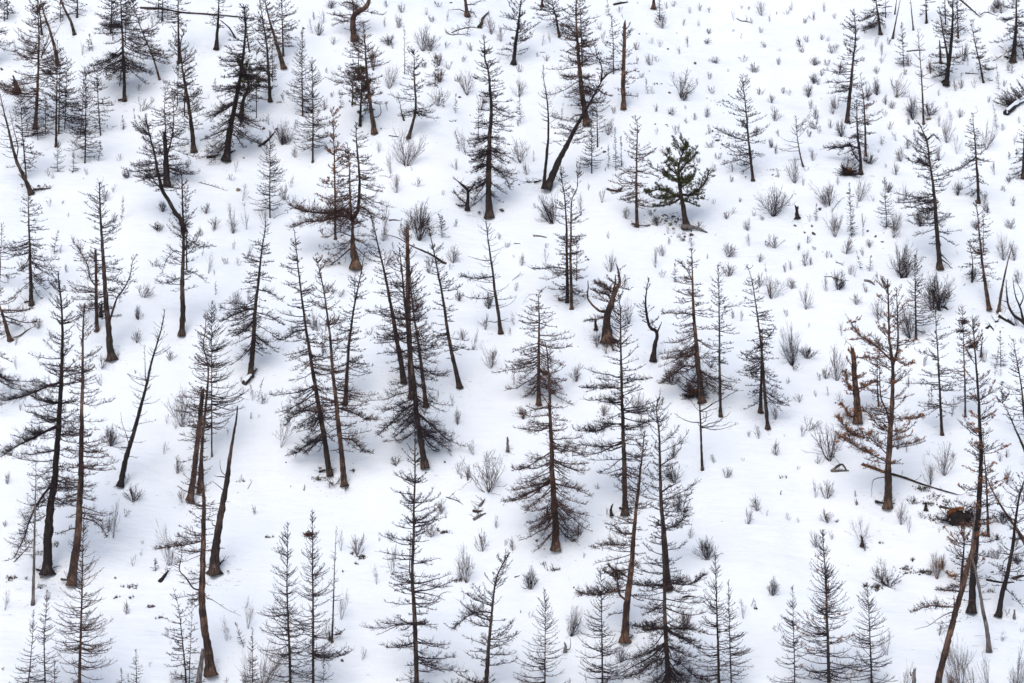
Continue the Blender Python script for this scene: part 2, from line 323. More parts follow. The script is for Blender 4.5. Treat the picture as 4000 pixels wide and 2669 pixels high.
TREES = '''
T 00 L d 8 40 40 .1 | 30,145 29,40 28,-70 | slim bare tree in the far corner, left one of a thin pair | 
T 00 L d 9 40 50 .1 | 52,130 51,40 50,-70 | slim bare tree in the far corner, right one of a thin pair | 
T 00 L d 26 90 75 .2 | -32,440 -28,200 -22,-40 | tree hidden beyond the left border, only twigs reaching into view near the top |
T 00 N o 34 40 40 .5 - | 392,430 378,350 350,240 320,150 285,40 262,-60 | scorched bare pole with flaking pale bark, leaning left behind the dense slim cluster |
B 9 .6 | 280,400 300,330 330,280 350,200 |
T 00 L r 32 150 110 .14 | 236,860 250,700 262,480 268,260 264,60 258,-60 | tall larch with long downswept branches beside the dense slim cluster, dark reddish trunk | the tall larch left of the slim cluster
T 00 L d 20 60 60 .3 | 285,222 275,120 258,-30 | short visible trunk standing behind the tall larch left of the slim cluster |
T 00 Y d 7 45 45 .12 | 258,955 257,800 256,640 | thin young larch growing right in front of the foot of the tall larch |
T 00 B d 20 95 60 .1 | 380,985 384,760 390,560 398,290 | densest and tallest larch of the slim cluster, twiggy almost to the snow | the slim larch cluster
T 00 L d 13 60 90 .15 | 400,900 408,600 418,370 | middle slim larch of the cluster, directly right of its densest member |
T 00 L d 10 50 85 .12 | 440,880 448,640 456,400 | rightmost slim larch of the cluster, with twiggy upper branches |
T 00 Y d 8 38 38 .1 | 308,920 311,780 312,660 | small thin larch standing between tall larch and the slim cluster |
T 00 Y d 6 42 42 .1 | 390,1170 392,1060 393,950 | knee-high looking spindly young larch just below the slim cluster | 
T 00 L d 9 35 35 .2 | 410,150 411,60 412,-50 | thin straight trunk standing beside the broken leaning log near the top |
T 00 N d 24 30 30 .6 b | 508,222 485,160 458,100 430,40 400,-30 | bare broken log leaning steeply left with its splintered foot above the snow | the leaning broken log
B 8 .5 | 462,100 490,92 540,98 575,106 |
T 00 L d 18 80 70 .25 | 524,106 527,40 530,-60 | dark trunk standing alone right of the leaning broken log, top cut by photo border |
T 00 Y d 15 95 75 .08 | 577,1096 583,900 587,700 588,500 | tidy young larch with flared lower branches, front one of a leaning pair | the tidy paired young larch
T 00 L d 8 55 50 .1 | 546,932 560,760 567,600 576,455 | thin larch crossing just behind the tidy paired young larch |
T 00 L d 12 60 70 .08 | 685,908 676,800 667,650 666,380 | slender larch with short even branches, crooked near its foot, standing alone |
T 00 L d 15 90 60 .15 | 755,212 756,80 756,-50 | dark slim trunk close left of the big old larch, top outside the photo |
T 00 L d 7 40 30 .1 | 767,276 768,120 770,-40 | needle-thin trunk between slim trunk and the big old larch |
T 00 D d 32 165 175 .30 - | 848,672 845,520 838,350 828,130 822,0 816,-120 | big old larch near the top with wide drooping lower branches over open snow | the big old drooping larch
B 10 1 | 842,400 780,440 730,480 715,520 |
B 10 1 | 845,420 920,450 990,490 1050,510 |
T 00 L d 8 30 40 .3 | 852,312 856,120 858,-50 | thin trunk hugging the right side of the big old drooping larch |
T 00 L o 19 70 100 .25 | 1088,528 1045,400 1000,290 960,190 930,100 898,-10 | larch leaning left with scorched orange bark, right of the big old larch | the orange-barked leaning larch
T 00 L d 10 45 40 .2 | 1076,118 1077,40 1078,-60 | slim dark trunk behind the long fallen log, near its left end |
T 00 L d 15 70 70 .3 | 1103,132 1107,50 1110,-60 | thicker dark trunk behind the long fallen log, with forked foot |
T 00 L d 26 75 80 .45 | 1217,416 1216,280 1215,100 1215,-120 | straight dark trunk crossing the long fallen log, standing behind the mossy bushy top |
T 00 B d 42 110 105 .16 | 1322,1016 1290,760 1262,560 1240,400 1238,300 1262,205 | heavy dark trunk curving left, bare below and bushy above, below the long fallen log | the curving heavy dark trunk
B 6 .3 | 1285,655 1330,660 1380,668 1420,668 |
T 00 L d 12 45 60 .2 | 1255,776 1258,560 1262,330 | thin larch tucked behind the curving heavy dark trunk, on its left |
T 00 L d 9 45 35 .2 | 1207,722 1208,580 1210,400 | thinnest trunk behind the curving heavy dark trunk, ending highest |
T 00 L k 34 50 70 .4 - | 1472,320 1480,200 1486,80 1490,-50 | stout black trunk standing in front of the long fallen log | the stout black trunk
T 00 N d 14 25 25 .5 b | 1602,242 1560,190 1500,140 | short dead pole leaning against the stout black trunk |
T 00 L d 13 50 50 .3 | 1698,342 1680,220 1672,100 1668,40 | thin dark trunk leaning left beside the fallen log's thick end |
T 00 D k 56 160 145 .12 - | 1540,1078 1556,940 1582,790 1618,620 1642,440 1660,260 1660,120 1652,25 | massive dark larch leaning right with rooted foot and flat drooping boughs, green pine behind it | the massive dark larch
B 13 .6 | 1560,880 1490,900 1420,930 1360,960 |
B 12 1 | 1585,780 1640,800 1700,830 1730,850 |
B 12 1 | 1565,905 1610,930 1640,980 1665,1010 |
B 11 .6 | 1600,700 1530,740 1470,770 1420,820 |
T 00 G d 40 105 95 .25 | 1640,790 1655,700 1690,580 1665,480 1630,430 | dark green pine partly hidden behind the massive dark larch | the half-hidden green pine
F G d 12 40 60 .1 | 1690,600 1715,570 1735,510 |
T 00 L k 54 105 120 .25 b | 1133,1247 1131,1150 1125,1050 1118,915 | broken burnt trunk near the left with two thin live stems rising from its snapped top | the snapped trunk with two stems
F L d 13 70 80 .2 | 1122,1040 1128,880 1120,740 1128,560 |
F L d 15 50 95 .1 | 1138,1080 1165,960 1180,860 1182,740 1165,610 |
T 00 L k 44 125 90 .35 - | 1258,1560 1230,1490 1190,1440 1150,1370 1105,1300 1075,1190 1052,1070 1020,940 985,780 | strongly bent black larch arching left toward the snapped trunk with two stems | the arching black larch
F B k 14 60 20 .15 | 1120,1330 1080,1270 1035,1210 1005,1110 |
T 00 S d 40 100 85 .35 - | 215,1302 175,1230 130,1140 100,1060 75,940 45,820 20,700 0,610 | old curved larch bending left from a wide rooted foot near the left border | the curved old larch at left
F S d 12 25 35 .2 | 112,1080 130,1000 100,880 75,760 |
B 10 .5 | 190,1260 150,1210 130,1190 |
T 00 L d 14 60 110 .03 | 180,1200 165,1080 148,900 138,740 130,600 | slender larch with wide skirt of low boughs, just behind the curved old larch |
T 00 S d 7 12 12 .1 | 548,1165 548,1165 548,1165 | skip |
T 10 B d 30 85 60 .1 | 97,677 88,480 72,280 45,120 15,-20 | bushy dark larch with greenish trunk, left of the long leaning brown trunk | the bushy dark larch
T 10 L r 40 90 80 .30 - | 192,450 160,350 125,230 90,110 55,-20 | long thick brown trunk leaning left, foot dark on clear snow near the top | the thick brown leaning trunk
T 10 L d 17 60 85 .10 | 186,372 180,200 175,60 173,-50 | straight slim larch standing right of the thick brown leaning trunk |
T 10 L d 9 50 90 .25 | 3,802 2,600 2,300 | very thin larch with lone foot on open snow, right of the half-hidden green pine |
T 10 L d 8 30 35 .1 | 112,560 110,400 108,250 | thin stem squeezed between the bushy larch and brown leaning trunk |
T 10 Y d 14 75 60 .12 | 318,776 315,560 313,380 315,195 | upright symmetric young larch, left and farther one of a neat pair | the farther of the neat pair
T 10 Y d 17 105 95 .12 | 386,1090 389,850 388,620 385,405 | upright symmetric young larch with broad skirt, right and nearer one of a neat pair | the nearer of the neat pair
T 10 Y d 13 85 90 .08 | 95,1468 95,1280 96,1100 96,890 | lone straight young larch with a bare foot, standing between fallen branch and open snow | the lone straight young larch
T 10 B r 56 130 60 .25 b | 675,258 665,180 668,110 705,75 748,50 765,10 | gnarled thick reddish stub bent right with a tangled dark crown at the top | the gnarled reddish stub
B 18 .6 | 668,120 662,50 655,-30 |
B 8 1 | 665,120 620,140 560,150 520,170 |
B 9 1 | 680,90 740,80 800,95 860,110 |
B 14 .5 | 655,25 610,15 585,30 |
T 10 L d 10 60 60 .15 | 700,560 697,400 693,200 | thin brown stem behind the dark slim pine, above it |
T 10 L r 40 130 95 .28 - | 806,892 785,740 765,600 752,450 740,300 728,155 | dark larch leaning left over the slim pine, with orange foot and hook-shaped limb | the hook-limbed larch
B 10 .2 | 808,802 835,795 852,765 845,712 |
T 10 G k 24 85 75 .03 | 708,842 712,700 716,580 720,465 | narrow dark green pine pressed against the hook-limbed larch | the narrow green pine
T 10 B k 14 60 20 .2 | 655,700 658,600 662,510 | small charred larch directly left of the narrow green pine |
T 10 L d 30 95 95 .22 | 1035,925 1062,850 1080,770 1086,680 1078,550 1076,430 1075,335 | snake-bent larch whose lower trunk curves right above a large many-stemmed shrub | the snake-bent larch
T 10 S d 14 35 40 .3 | 1010,806 990,760 980,710 960,655 | small crooked dead stem left of the snake-bent larch |
T 10 S d 7 32 30 .1 | 1012,506 1011,350 1010,180 | very thin pale larch with a clean straight stem, right of the hook-limbed larch |
T 10 L d 8 42 42 .1 | 1218,592 1218,500 1216,380 | small brown larch amid reddish twigs, right of the snake-bent larch |
T 10 N r 34 20 20 .3 b | 1440,98 1430,40 1415,-30 | leaning reddish broken trunk among dead branches at the top border | the reddish top stub
B 9 .4 | 1430,95 1400,70 1360,65 1310,72 |
B 9 .5 | 1445,70 1480,90 1505,130 |
B 9 .5 | 1440,20 1480,30 1520,10 1555,8 |
T 10 D d 58 130 150 .13 - | 1590,1462 1588,1280 1588,1100 1592,950 1604,740 1590,600 1578,480 1556,400 1550,240 | very tall old larch with a wavy thin top and long drooping lowest branches | the tall wavy-topped larch
B 14 .6 | 1588,1000 1560,1060 1530,1120 1470,1160 |
B 12 .7 | 1600,1030 1650,1040 1700,1060 |
B 12 .8 | 1600,1130 1660,1170 1710,1230 1735,1290 |
B 11 .7 | 1585,1200 1540,1280 1500,1340 1480,1400 |
B 9 .4 | 1578,480 1520,450 1490,420 |
B 9 .4 | 1580,470 1610,435 1660,420 |
T 10 L d 8 40 40 .1 | 1515,962 1514,850 1513,735 | thin sapling-like larch directly left of the tall wavy-topped larch |
T 10 B r 22 85 90 .05 r.6 | 540,1612 537,1400 535,1150 530,930 527,730 | slim larch with orange-brown twigs, behind the fork-trunked orange larch | the slim russet larch
T 10 D o 74 190 150 .40 - | 682,1806 672,1700 660,1580 650,1480 | old larch with bright orange trunk forking into two tall stems near mid height | the fork-trunked orange larch
F D d 32 110 150 .02 | 662,1500 690,1430 702,1250 694,1100 680,950 678,830 |
F D r 22 150 40 .02 | 645,1490 640,1330 635,1150 620,970 |
B 26 1.4 | 640,1480 600,1425 520,1445 400,1440 300,1425 215,1385 |
B 16 1.4 | 620,1440 560,1470 440,1500 330,1510 240,1540 |
B 12 1 | 690,1400 740,1420 790,1470 |
B 9 .8 | 650,1600 560,1580 480,1620 440,1570 |
T 10 S k 34 60 50 .3 - | 1440,1412 1448,1350 1442,1290 1405,1255 1345,1212 | charred knotty snag with tangled black limbs left of the tall wavy-topped larch | the charred knotty snag
B 16 1.4 | 1445,1310 1475,1270 1492,1225 |
B 12 1.6 | 1440,1390 1385,1350 1345,1300 |
B 12 1.6 | 1430,1400 1390,1405 1360,1385 |
B 22 .6 | 1435,1285 1400,1262 1375,1235 |
T 20 B k 36 95 95 .10 - | 12,422 25,280 45,130 62,0 66,-80 | dense black-branched larch with leaning trunk near the top centre, twigs nearly touching its foot | the dense black larch
T 20 N r 26 10 10 .5 | 204,34 205,0 205,-60 | short visible foot of a trunk at the top border, right of the dense black larch |
T 20 L d 24 105 95 .30 - | 326,236 300,120 285,60 268,-30 | dark bare-footed trunk leaning left with drooping branches, right of the dense black larch |
T 20 L r 52 135 115 .12 - | 508,832 490,730 470,600 455,420 443,220 438,40 432,-70 | very tall larch behind the crossing leaner, its reddish trunk visible to the top border | the tallest top-border larch
T 20 L d 14 50 85 .10 | 478,440 472,250 465,60 462,-50 | slim larch doubling the tallest top-border larch on its right |
T 20 B k 60 110 95 .36 - | 236,1266 328,1082 428,890 528,708 590,595 640,505 | heavy black trunk leaning far right with an upturned crooked top | the far-leaning black trunk
F B k 16 55 50 .1 | 612,550 612,490 600,430 575,380 560,315 |
B 14 1 | 622,535 660,500 720,480 760,470 |
B 14 1 | 560,620 500,590 450,600 390,640 |
B 12 1 | 480,770 430,790 400,820 |
B 12 1 | 570,610 620,640 680,660 |
T 20 S k 30 75 60 .28 - | 215,1266 232,1100 246,930 247,800 236,650 215,520 212,440 | slim crooked black larch with drooping dead twigs sharing a foot with the far-leaning trunk |
T 20 Y d 12 65 60 .10 | 543,1166 543,1000 542,825 | short dense larch with reddish stem, below the crossing of two large trunks |
T 20 B d 13 55 85 .25 | 582,986 580,800 578,610 | thin trunk right of the crossing trunks with a bushy dark top |
T 20 L d 12 50 55 .1 | 690,490 688,300 678,110 | slim larch beside the reddish broken-topped trunk, on its left |
T 20 B o 40 50 80 .14 b | 757,726 755,600 757,450 764,300 768,160 | reddish trunk with a snapped bare top and short bushy sides | the reddish broken-topped trunk
B 9 .9 | 765,655 800,650 860,660 |
T 20 L r 30 95 85 .18 - | 848,1525 848,1350 848,1180 852,1000 852,880 835,790 | slim larch with bent top and bare orange-tinged lower trunk, left of the wide green pine | the bent-topped slim larch
B 8 1.2 | 850,1060 900,1050 950,1040 975,1010 |
B 8 1 | 845,1150 900,1180 960,1190 1010,1220 |
B 8 1 | 845,1180 790,1170 740,1190 720,1210 |
T 20 G d 52 170 120 .36 - | 1190,1540 1165,1430 1150,1330 1135,1220 1140,1100 1185,990 | wide spreading green pine with a thick grey trunk and root lying on the snow | the wide green pine
F G g 16 75 20 .10 | 1135,1230 1105,1150 1080,1080 1060,1030 |
B 20 1.2 | 1155,1330 1210,1330 1270,1290 1320,1240 1345,1160 |
B 20 1.3 | 1150,1340 1090,1320 1020,1290 950,1300 910,1320 |
B 18 1.2 | 1150,1350 1100,1380 1040,1400 970,1410 |
B 16 1.2 | 1165,1370 1210,1380 1270,1410 |
B 14 1.3 | 1140,1180 1180,1120 1205,1050 |
B 14 1.3 | 1140,1250 1210,1215 1255,1160 |
B 14 1.3 | 1130,1210 1080,1150 1040,1110 |
B 14 1.2 | 1150,1330 1080,1340 1010,1350 960,1340 |
B 14 1.2 | 1145,1280 1190,1250 1240,1200 |
B 14 1.2 | 1135,1230 1080,1220 1030,1180 |
T 20 L d 26 105 95 .12 - | 1640,1212 1620,1060 1607,920 1595,780 1580,640 1562,515 | lone larch with a long left bough on the open upper slope | the lone long-boughed larch
B 10 1.2 | 1610,960 1540,945 1470,920 1390,880 |
B 8 1 | 1625,1110 1560,1090 1500,1100 1430,1120 |
T 20 Y d 6 18 18 .1 | 708,1162 705,1020 700,870 | taller of two threadlike saplings left of the bent-topped slim larch |
T 20 Y d 6 16 16 .1 | 745,1134 743,1030 742,930 | reddish threadlike sapling nearest the bent-topped slim larch |
T 20 Y d 8 26 26 .1 | 1005,140 1003,40 1000,-50 | thin sapling reaching the top border beside the dark stub |
T 20 N r 34 10 10 .5 | 962,44 963,0 965,-60 | thick reddish trunk foot cut by the top border on open snow |
T 21 L k 30 95 70 .05 - | 375,510 372,250 370,0 358,-200 340,-320 330,-440 | left trunk of the tight twin larches near the centre, black with short flat boughs | the tight twin larches
B 9 1 | 370,290 300,285 220,295 140,295 |
T 21 L r 28 55 80 .05 - | 405,552 402,350 400,150 402,-50 410,-180 445,-260 443,-430 | right trunk of the tight twin larches near the centre, brown and crook-topped |
T 21 B d 10 30 40 .1 | 440,380 442,230 441,80 | thin twiggy stem tight against the right side of the twin larches |
T 30 D d 28 120 70 .3 - | 767,220 752,130 740,50 733,-50 | top-border larch with drooping black boughs left of the bare leaning pole |
T 30 N d 17 8 8 .6 | 848,248 876,120 908,-30 | bare pole leaning right at the top border | the bare leaning pole
T 30 N k 13 12 12 .5 | 862,86 870,40 880,-40 | short black pole leaning right, just behind the bare leaning pole |
T 30 N d 15 20 20 .5 | 990,191 978,90 964,-30 | bare straight pole leaning slightly left, right of the bare right-leaning pole |
T 30 L k 20 60 60 .35 | 1078,143 1076,60 1074,-40 | short visible dark trunk with side boughs between bare pole and V-shaped larch |
T 30 L d 9 40 40 .2 | 800,124 800,40 800,-40 | thin dark trunk just right of a drooping top-border larch |
T 30 L k 42 100 90 .12 - | 1212,566 1228,450 1242,330 1253,150 1258,0 1260,-80 | black V-shaped larch with two stems splitting low above its swollen foot | the black V-shaped larch
F S k 20 50 40 .3 | 1226,450 1212,350 1192,250 1172,140 1158,50 |
B 12 1 | 1215,440 1160,430 1120,440 |
B 10 1.2 | 1220,500 1160,520 1110,530 |
T 30 L r 15 40 50 .2 | 1294,245 1290,120 1286,-40 | slim reddish trunk behind the black V-shaped larch, on its right |
T 30 L d 11 30 30 .3 | 1210,156 1204,60 1199,-40 | thin trunk showing between the stems behind the black V-shaped larch |
T 30 N r 20 12 12 .3 b | 1176,420 1172,350 1168,285 | short splintered reddish snag left of the black V-shaped larch |
T 30 L d 18 40 75 .08 | 1468,548 1440,430 1412,310 1380,135 | slim black larch leaning left alone on clear snow right of the V-shaped larch | the slim left-leaning larch
T 30 D d 42 125 95 .16 - | 1668,406 1682,250 1688,100 1690,-60 | broad drooping dark larch near the upper right corner | the upper right corner larch
T 30 N d 15 15 15 .5 | 1746,385 1725,310 1697,215 | thin bare pole leaning left against the upper right corner larch |
T 30 Y d 8 45 40 .1 | 925,460 918,320 912,150 | small pale upright larch left of the reddish-footed slim larch |
T 30 S r 19 65 75 .12 | 1060,832 1052,650 1042,480 1032,340 1022,190 | slim larch with a red-brown lower stem and sparse even twigs | the reddish-footed slim larch
T 30 L d 36 105 45 .18 - | 538,816 552,700 566,560 580,420 596,280 596,170 590,55 | tall larch leaning slightly right, twigs mainly on its left, standing in shrubs | the left-bushy tall larch
T 30 L r 22 55 70 .22 | 665,1047 662,860 655,700 640,580 630,495 | reddish-footed larch behind the long-armed dark larch, on its right |
T 30 D d 32 105 90 .22 - | 633,1168 625,1050 612,900 606,780 604,680 | dark larch with one long bushy bough stretching left, amid shrubs | the long-armed dark larch
B 14 1.6 | 612,1010 560,990 500,1000 400,1000 |
B 13 1.2 | 620,1110 590,1050 560,970 |
T 30 S d 15 105 130 .12 | 240,1118 215,1040 200,930 192,795 | small curved larch with wide upswept lowest twigs on the open slope | the small curved larch
T 30 D d 30 80 70 .12 - | 1433,1366 1422,1200 1410,1050 1400,920 1390,840 1388,775 | larch with dense flat boughs and a hooked curly tip, on bright snow at right | the curly-tipped larch
B 4 .2 | 1388,800 1395,775 1420,765 1415,730 |
B 10 1.8 | 1412,1080 1350,1120 1300,1150 1260,1160 |
B 9 1.6 | 1412,1070 1450,1090 1500,1095 |
T 30 Y d 9 60 50 .05 | 808,1545 800,1400 790,1210 | small neat larch beside a dark twiggy shrub, mid right slope |
T 30 Y d 5 28 28 .05 | 568,1612 562,1450 556,1240 | threadlike sapling with a dark knot, between shrubs and neat small larch |
T 30 D d 34 75 20 .1 - | 1735,1196 1742,1050 1750,860 | dark larch half cut by the photo's right border in its upper half |
T 31 L d 46 155 100 .17 - | 1170,282 1158,120 1145,0 1138,-150 1125,-300 1105,-450 1092,-570 1060,-650 1040,-690 1012,-700 | large many-boughed larch with a tip bent left and exposed black roots | the bent-tip large larch
B 10 1 | 1090,-590 1140,-620 1190,-580 |
B 12 .3 | 1160,230 1210,255 1250,290 1275,300 |
B 12 .3 | 1175,180 1200,220 1240,260 |
T 31 L r 36 60 60 .25 - | 1506,556 1480,400 1462,250 1448,130 1432,0 1416,-170 | reddish-footed dark larch leaning left near the right border, crooked side limb | the crook-limbed right larch
B 13 .5 | 1447,190 1410,180 1385,150 1365,110 |
B 9 .2 | 1475,345 1440,370 1420,380 |
T 31 L d 7 55 60 .1 | 1465,190 1467,50 1470,-140 | thin larch crossing behind the crook-limbed right larch |
T 31 L d 16 70 20 .1 | 1388,372 1392,250 1362,110 | short leaning dark larch left of the crook-limbed right larch |
T 31 N r 28 6 6 .7 - | 1565,572 1590,450 1612,340 1640,230 1678,105 | bare brown pole leaning right near the right border | the bare brown leaning pole
T 31 S k 34 60 60 .4 - | 1775,680 1735,655 1680,620 1640,560 1625,480 1615,370 | charred curved dead trunk springing left from tangled black wood at right border | the charred curved dead trunk
T 31 N k 22 20 20 .5 - | 1742,640 1715,560 1690,500 1675,430 1668,350 | black forked dead stem next to the charred curved dead trunk |
B 12 .2 | 1712,540 1740,500 1735,450 1708,395 |
T 01 D d 36 125 130 .20 - | 215,527 210,380 204,150 198,0 196,-110 196,-225 | dark larch with layered drooping boughs below the curved old larch | the layered larch at left
T 01 L r 40 55 150 .3 - | 68,766 40,690 15,600 -10,520 -40,430 | trunk leaning into view from the left border with fine upswept twigs | the left-border leaning trunk
T 01 L d 13 25 55 .1 | -8,420 5,250 12,110 18,-10 | thin dark larch straddling the left border above the leaning trunk |
T 01 D d 40 60 165 .25 | -62,1230 -48,1000 -40,800 -35,640 | tree standing beyond the left border whose fine drooping boughs reach into view |
T 01 L d 60 120 110 .25 - | 762,896 745,760 735,600 722,400 712,200 700,30 694,-100 690,-285 | old grey-dark larch with a bare crooked tip and one thick limb rising right | the limb-raised old larch
F B d 20 45 50 .35 | 752,680 772,560 800,485 845,425 885,340 900,260 925,205 |
B 4 .3 | 692,-240 685,-275 675,-320 |
B 4 .3 | 692,-230 706,-290 712,-330 |
B 6 .3 | 690,-180 640,-200 600,-200 550,-225 |
T 01 L r 32 115 60 .25 b | 660,702 658,540 658,400 657,300 656,180 | snapped reddish trunk standing left of the limb-raised old larch |
B 10 1 | 657,430 620,360 610,280 560,170 525,120 |
B 8 1 | 657,470 600,450 550,440 510,440 |
T 01 B d 50 120 100 .26 - | 1236,732 1240,560 1240,400 1246,180 1246,0 1245,-180 1240,-360 | straight dark larch, bushy on top with long bare pale boughs at mid height | the straight bushy-topped larch
B 8 .7 | 1260,80 1320,120 1380,150 1470,145 |
B 8 .7 | 1250,290 1300,320 1360,350 1400,390 |
B 7 .5 | 1240,180 1180,180 1120,250 1090,340 |
T 01 L d 14 25 45 .3 | 1270,285 1269,100 1268,-220 | slimmer trunk partly hidden behind the straight bushy-topped larch |
T 02 L k 78 180 165 .20 - | 320,800 328,620 345,380 375,200 392,0 410,-250 428,-500 434,-750 430,-950 412,-1130 402,-1235 | tallest black-trunked larch at left, with two long boughs reaching far left | the tallest black larch
B 20 1.6 | 410,-480 330,-450 200,-395 60,-355 |
B 22 1.8 | 388,-185 300,-140 200,-90 80,-30 10,20 |
B 20 1.0 | 350,200 290,300 220,430 180,560 120,700 |
B 8 .3 | 300,600 270,570 |
T 02 L r 72 125 150 .22 - | 485,878 510,720 532,560 545,330 552,0 558,-350 563,-700 567,-900 572,-1015 | tall brown-trunked larch with a broad flared foot right of the tallest black larch | the flared brown-footed larch
B 12 1.2 | 530,505 480,520 430,540 390,555 |
B 12 1.2 | 560,430 640,470 700,530 720,580 |
T 02 S g 30 120 70 .30 - | 222,1012 232,700 238,400 242,200 244,60 | slim bare grey larch standing in front of the tallest black larch | the slim bare grey larch
T 01 S k 48 110 110 .16 - | 818,1756 850,1610 898,1450 945,1280 990,1120 1030,930 1062,820 1092,700 1114,572 | dead larch leaning right, spiky with short upcurled bare twigs | the spiky leaning dead larch
B 6 .3 | 860,1500 862,1430 840,1360 825,1270 |
T 01 S k 9 25 20 .1 | 990,1060 988,960 984,812 | thin bare spike beside the spiky leaning dead larch |
T 01 Y d 15 125 150 .18 | 1443,1556 1443,1250 1443,900 1444,700 1445,515 | fine-branched straight larch rising beside two leaning stems, left of centre | the fine-branched straight larch
B 5 .2 | 1444,1170 1540,1180 1620,1170 1690,1190 |
T 01 N r 54 30 30 .4 b | 1292,1852 1318,1700 1338,1500 1355,1320 1373,1142 | thick snapped brown trunk leaning right, left of the fine-branched straight larch | the thick snapped brown trunk
T 01 L r 34 135 70 .2 - | 1352,1800 1375,1500 1398,1250 1418,1050 1415,930 1392,830 1405,700 1408,590 | crook-topped larch whose curved stem rises behind the thick snapped brown trunk |
T 02 L r 80 130 90 .28 - | 1432,1494 1415,1330 1395,1180 1375,980 1380,700 1384,400 1380,150 1370,-100 1372,-250 | orange-footed larch curving right at the base, with a thin side stem on its left | the orange-footed curving larch
F S k 16 50 30 .3 | 1362,940 1320,920 1270,850 1222,795 1240,700 1240,600 |
B 6 .2 | 1395,965 1470,1020 1560,1080 1640,1118 |
B 9 1.6 | 1368,600 1280,625 1180,640 1070,655 |
T 02 N d 80 8 8 .8 - | 1455,796 1468,640 1488,480 1515,350 1540,200 1570,40 1592,-80 1610,-200 1625,-318 | bleached pointed snag leaning right with short broken stubs | the bleached pointed snag
B 12 .1 | 1500,650 1530,650 |
B 14 .1 | 1475,500 1450,490 1445,460 |
B 12 .1 | 1520,160 1490,160 1465,155 |
B 8 .1 | 1520,160 1505,120 1495,50 |
B 8 .1 | 1510,250 1470,210 1430,190 |
B 6 .1 | 1540,330 1570,332 |
T 02 Y r 28 150 160 .10 | 540,1660 545,1400 550,1150 557,850 563,600 566,430 | tall fine-twigged larch growing from the bottom border, right of the slim grey larch | the fine-twigged bottom-left larch
T 02 Y d 16 65 75 .08 | 312,1640 300,1400 298,1250 308,1100 314,940 | taller slim larch of a pair in the lower left corner |
T 02 Y d 13 75 55 .06 | 182,1610 205,1450 222,1250 232,1075 | shorter slim larch of a pair in the lower left corner, leaning right |
T 02 Y d 9 45 45 .05 | 372,1640 373,1520 372,1400 | tiny larch top poking up between lower left pair and fine-twigged larch |
T 02 Y d 10 50 52 .06 | 930,1610 929,1480 926,1345 | small upswept larch at the bottom border on open snow | the small bottom-border larch
T 02 Y d 6 30 30 .06 | 827,1620 827,1550 826,1470 | threadlike larch sapling at bottom border, left of the small upswept larch |
T 02 L d 19 110 75 .06 | 1272,1640 1255,1400 1238,1220 1218,1040 1188,925 | slim larch curving left at its top, left of the orange-footed curving larch |
T 02 L r 11 45 55 .06 | 1286,1640 1292,1400 1298,1200 1304,1000 | thin russet larch between slim curved larch and orange-footed larch |
T 02 N g 56 4 4 .8 b | 1350,1640 1356,1520 1368,1430 1380,1362 | pointed grey broken stub at the bottom border beside the orange foot |
T 12 D d 50 175 110 .16 - | 503,136 470,-50 430,-280 395,-480 362,-680 330,-900 300,-1150 280,-1350 266,-1505 | tall larch leaning left with dense boughs swept to the left, centre left | the left-swept tall larch
B 14 1.4 | 335,-850 260,-820 180,-770 110,-790 |
B 12 1.6 | 410,-260 340,-290 270,-260 200,-180 |
B 12 1.6 | 430,-80 350,-60 290,-10 240,15 |
T 12 L r 50 135 150 .16 - | 600,204 585,60 560,-200 540,-400 520,-560 505,-780 485,-950 460,-1120 430,-1260 412,-1325 | tall brown larch with wide right boughs next to the left-swept tall larch | the tall brown neighbour larch
B 12 1.6 | 565,-300 640,-280 740,-230 820,-220 |
B 11 1.6 | 575,-100 650,-90 730,-20 790,0 |
B 8 .6 | 600,-380 660,-360 760,-340 |
T 11 L d 36 95 85 .12 - | 606,1203 618,1020 632,830 652,670 668,560 695,420 720,290 738,185 | dark larch leaning right, forming a V with the tall brown neighbour larch | the right-leaning dark larch
F S d 8 30 30 .1 | 665,540 670,450 673,280 |
T 11 L d 48 95 60 .25 - | 1008,1055 985,920 955,770 925,600 895,430 860,260 825,110 795,-30 | long dark trunk leaning left into the dense central clump | the long left leaner of the central clump
B 7 .2 | 845,260 800,240 750,222 |
B 5 .2 | 825,100 790,95 765,98 |
T 11 B r 38 60 120 .2 - | 1160,1216 1140,1050 1120,900 1095,740 1070,580 1058,450 1050,300 | russet-twigged larch on the right of the dense central clump |
T 11 B r 50 130 90 .2 b | 1058,1156 1050,950 1042,750 1036,500 1032,250 1030,30 | thick brown broken-topped trunk in the middle of the dense central clump | the dense central clump
B 9 .6 | 1030,290 980,260 940,180 |
T 12 D d 56 195 200 .16 - | 1152,82 1125,-90 1095,-300 1072,-520 1048,-720 1020,-950 1000,-1150 985,-1290 972,-1400 | foremost larch of the central clump, with long drooping low boughs both sides | the foremost larch of the central clump
B 14 1.6 | 1080,-330 1010,-290 930,-210 840,-130 |
B 12 1.2 | 1110,-160 1200,-110 1280,-90 |
B 12 1.2 | 1115,-150 1180,-60 1250,-10 |
T 11 L d 40 75 95 .18 - | 1390,1087 1355,960 1325,830 1300,700 1278,550 1250,400 1222,250 1195,110 1168,-10 | evenly leaning dark larch right of the central clump, bare lower trunk | the even left-leaning larch
B 7 .5 | 1305,740 1260,750 1240,780 |
T 11 N d 22 40 40 .3 - | 1290,245 1200,205 1050,138 960,85 860,60 | thin dead trunk hung up across the central clump, sloping down to the right |
T 11 S d 34 100 85 .10 - | 1668,718 1645,580 1622,450 1605,300 1588,180 1570,30 1562,-90 | crooked sparse larch with long curly bare boughs, right of centre clump | the sparse curly-boughed larch
B 10 1.6 | 1600,350 1540,360 1470,360 1400,345 |
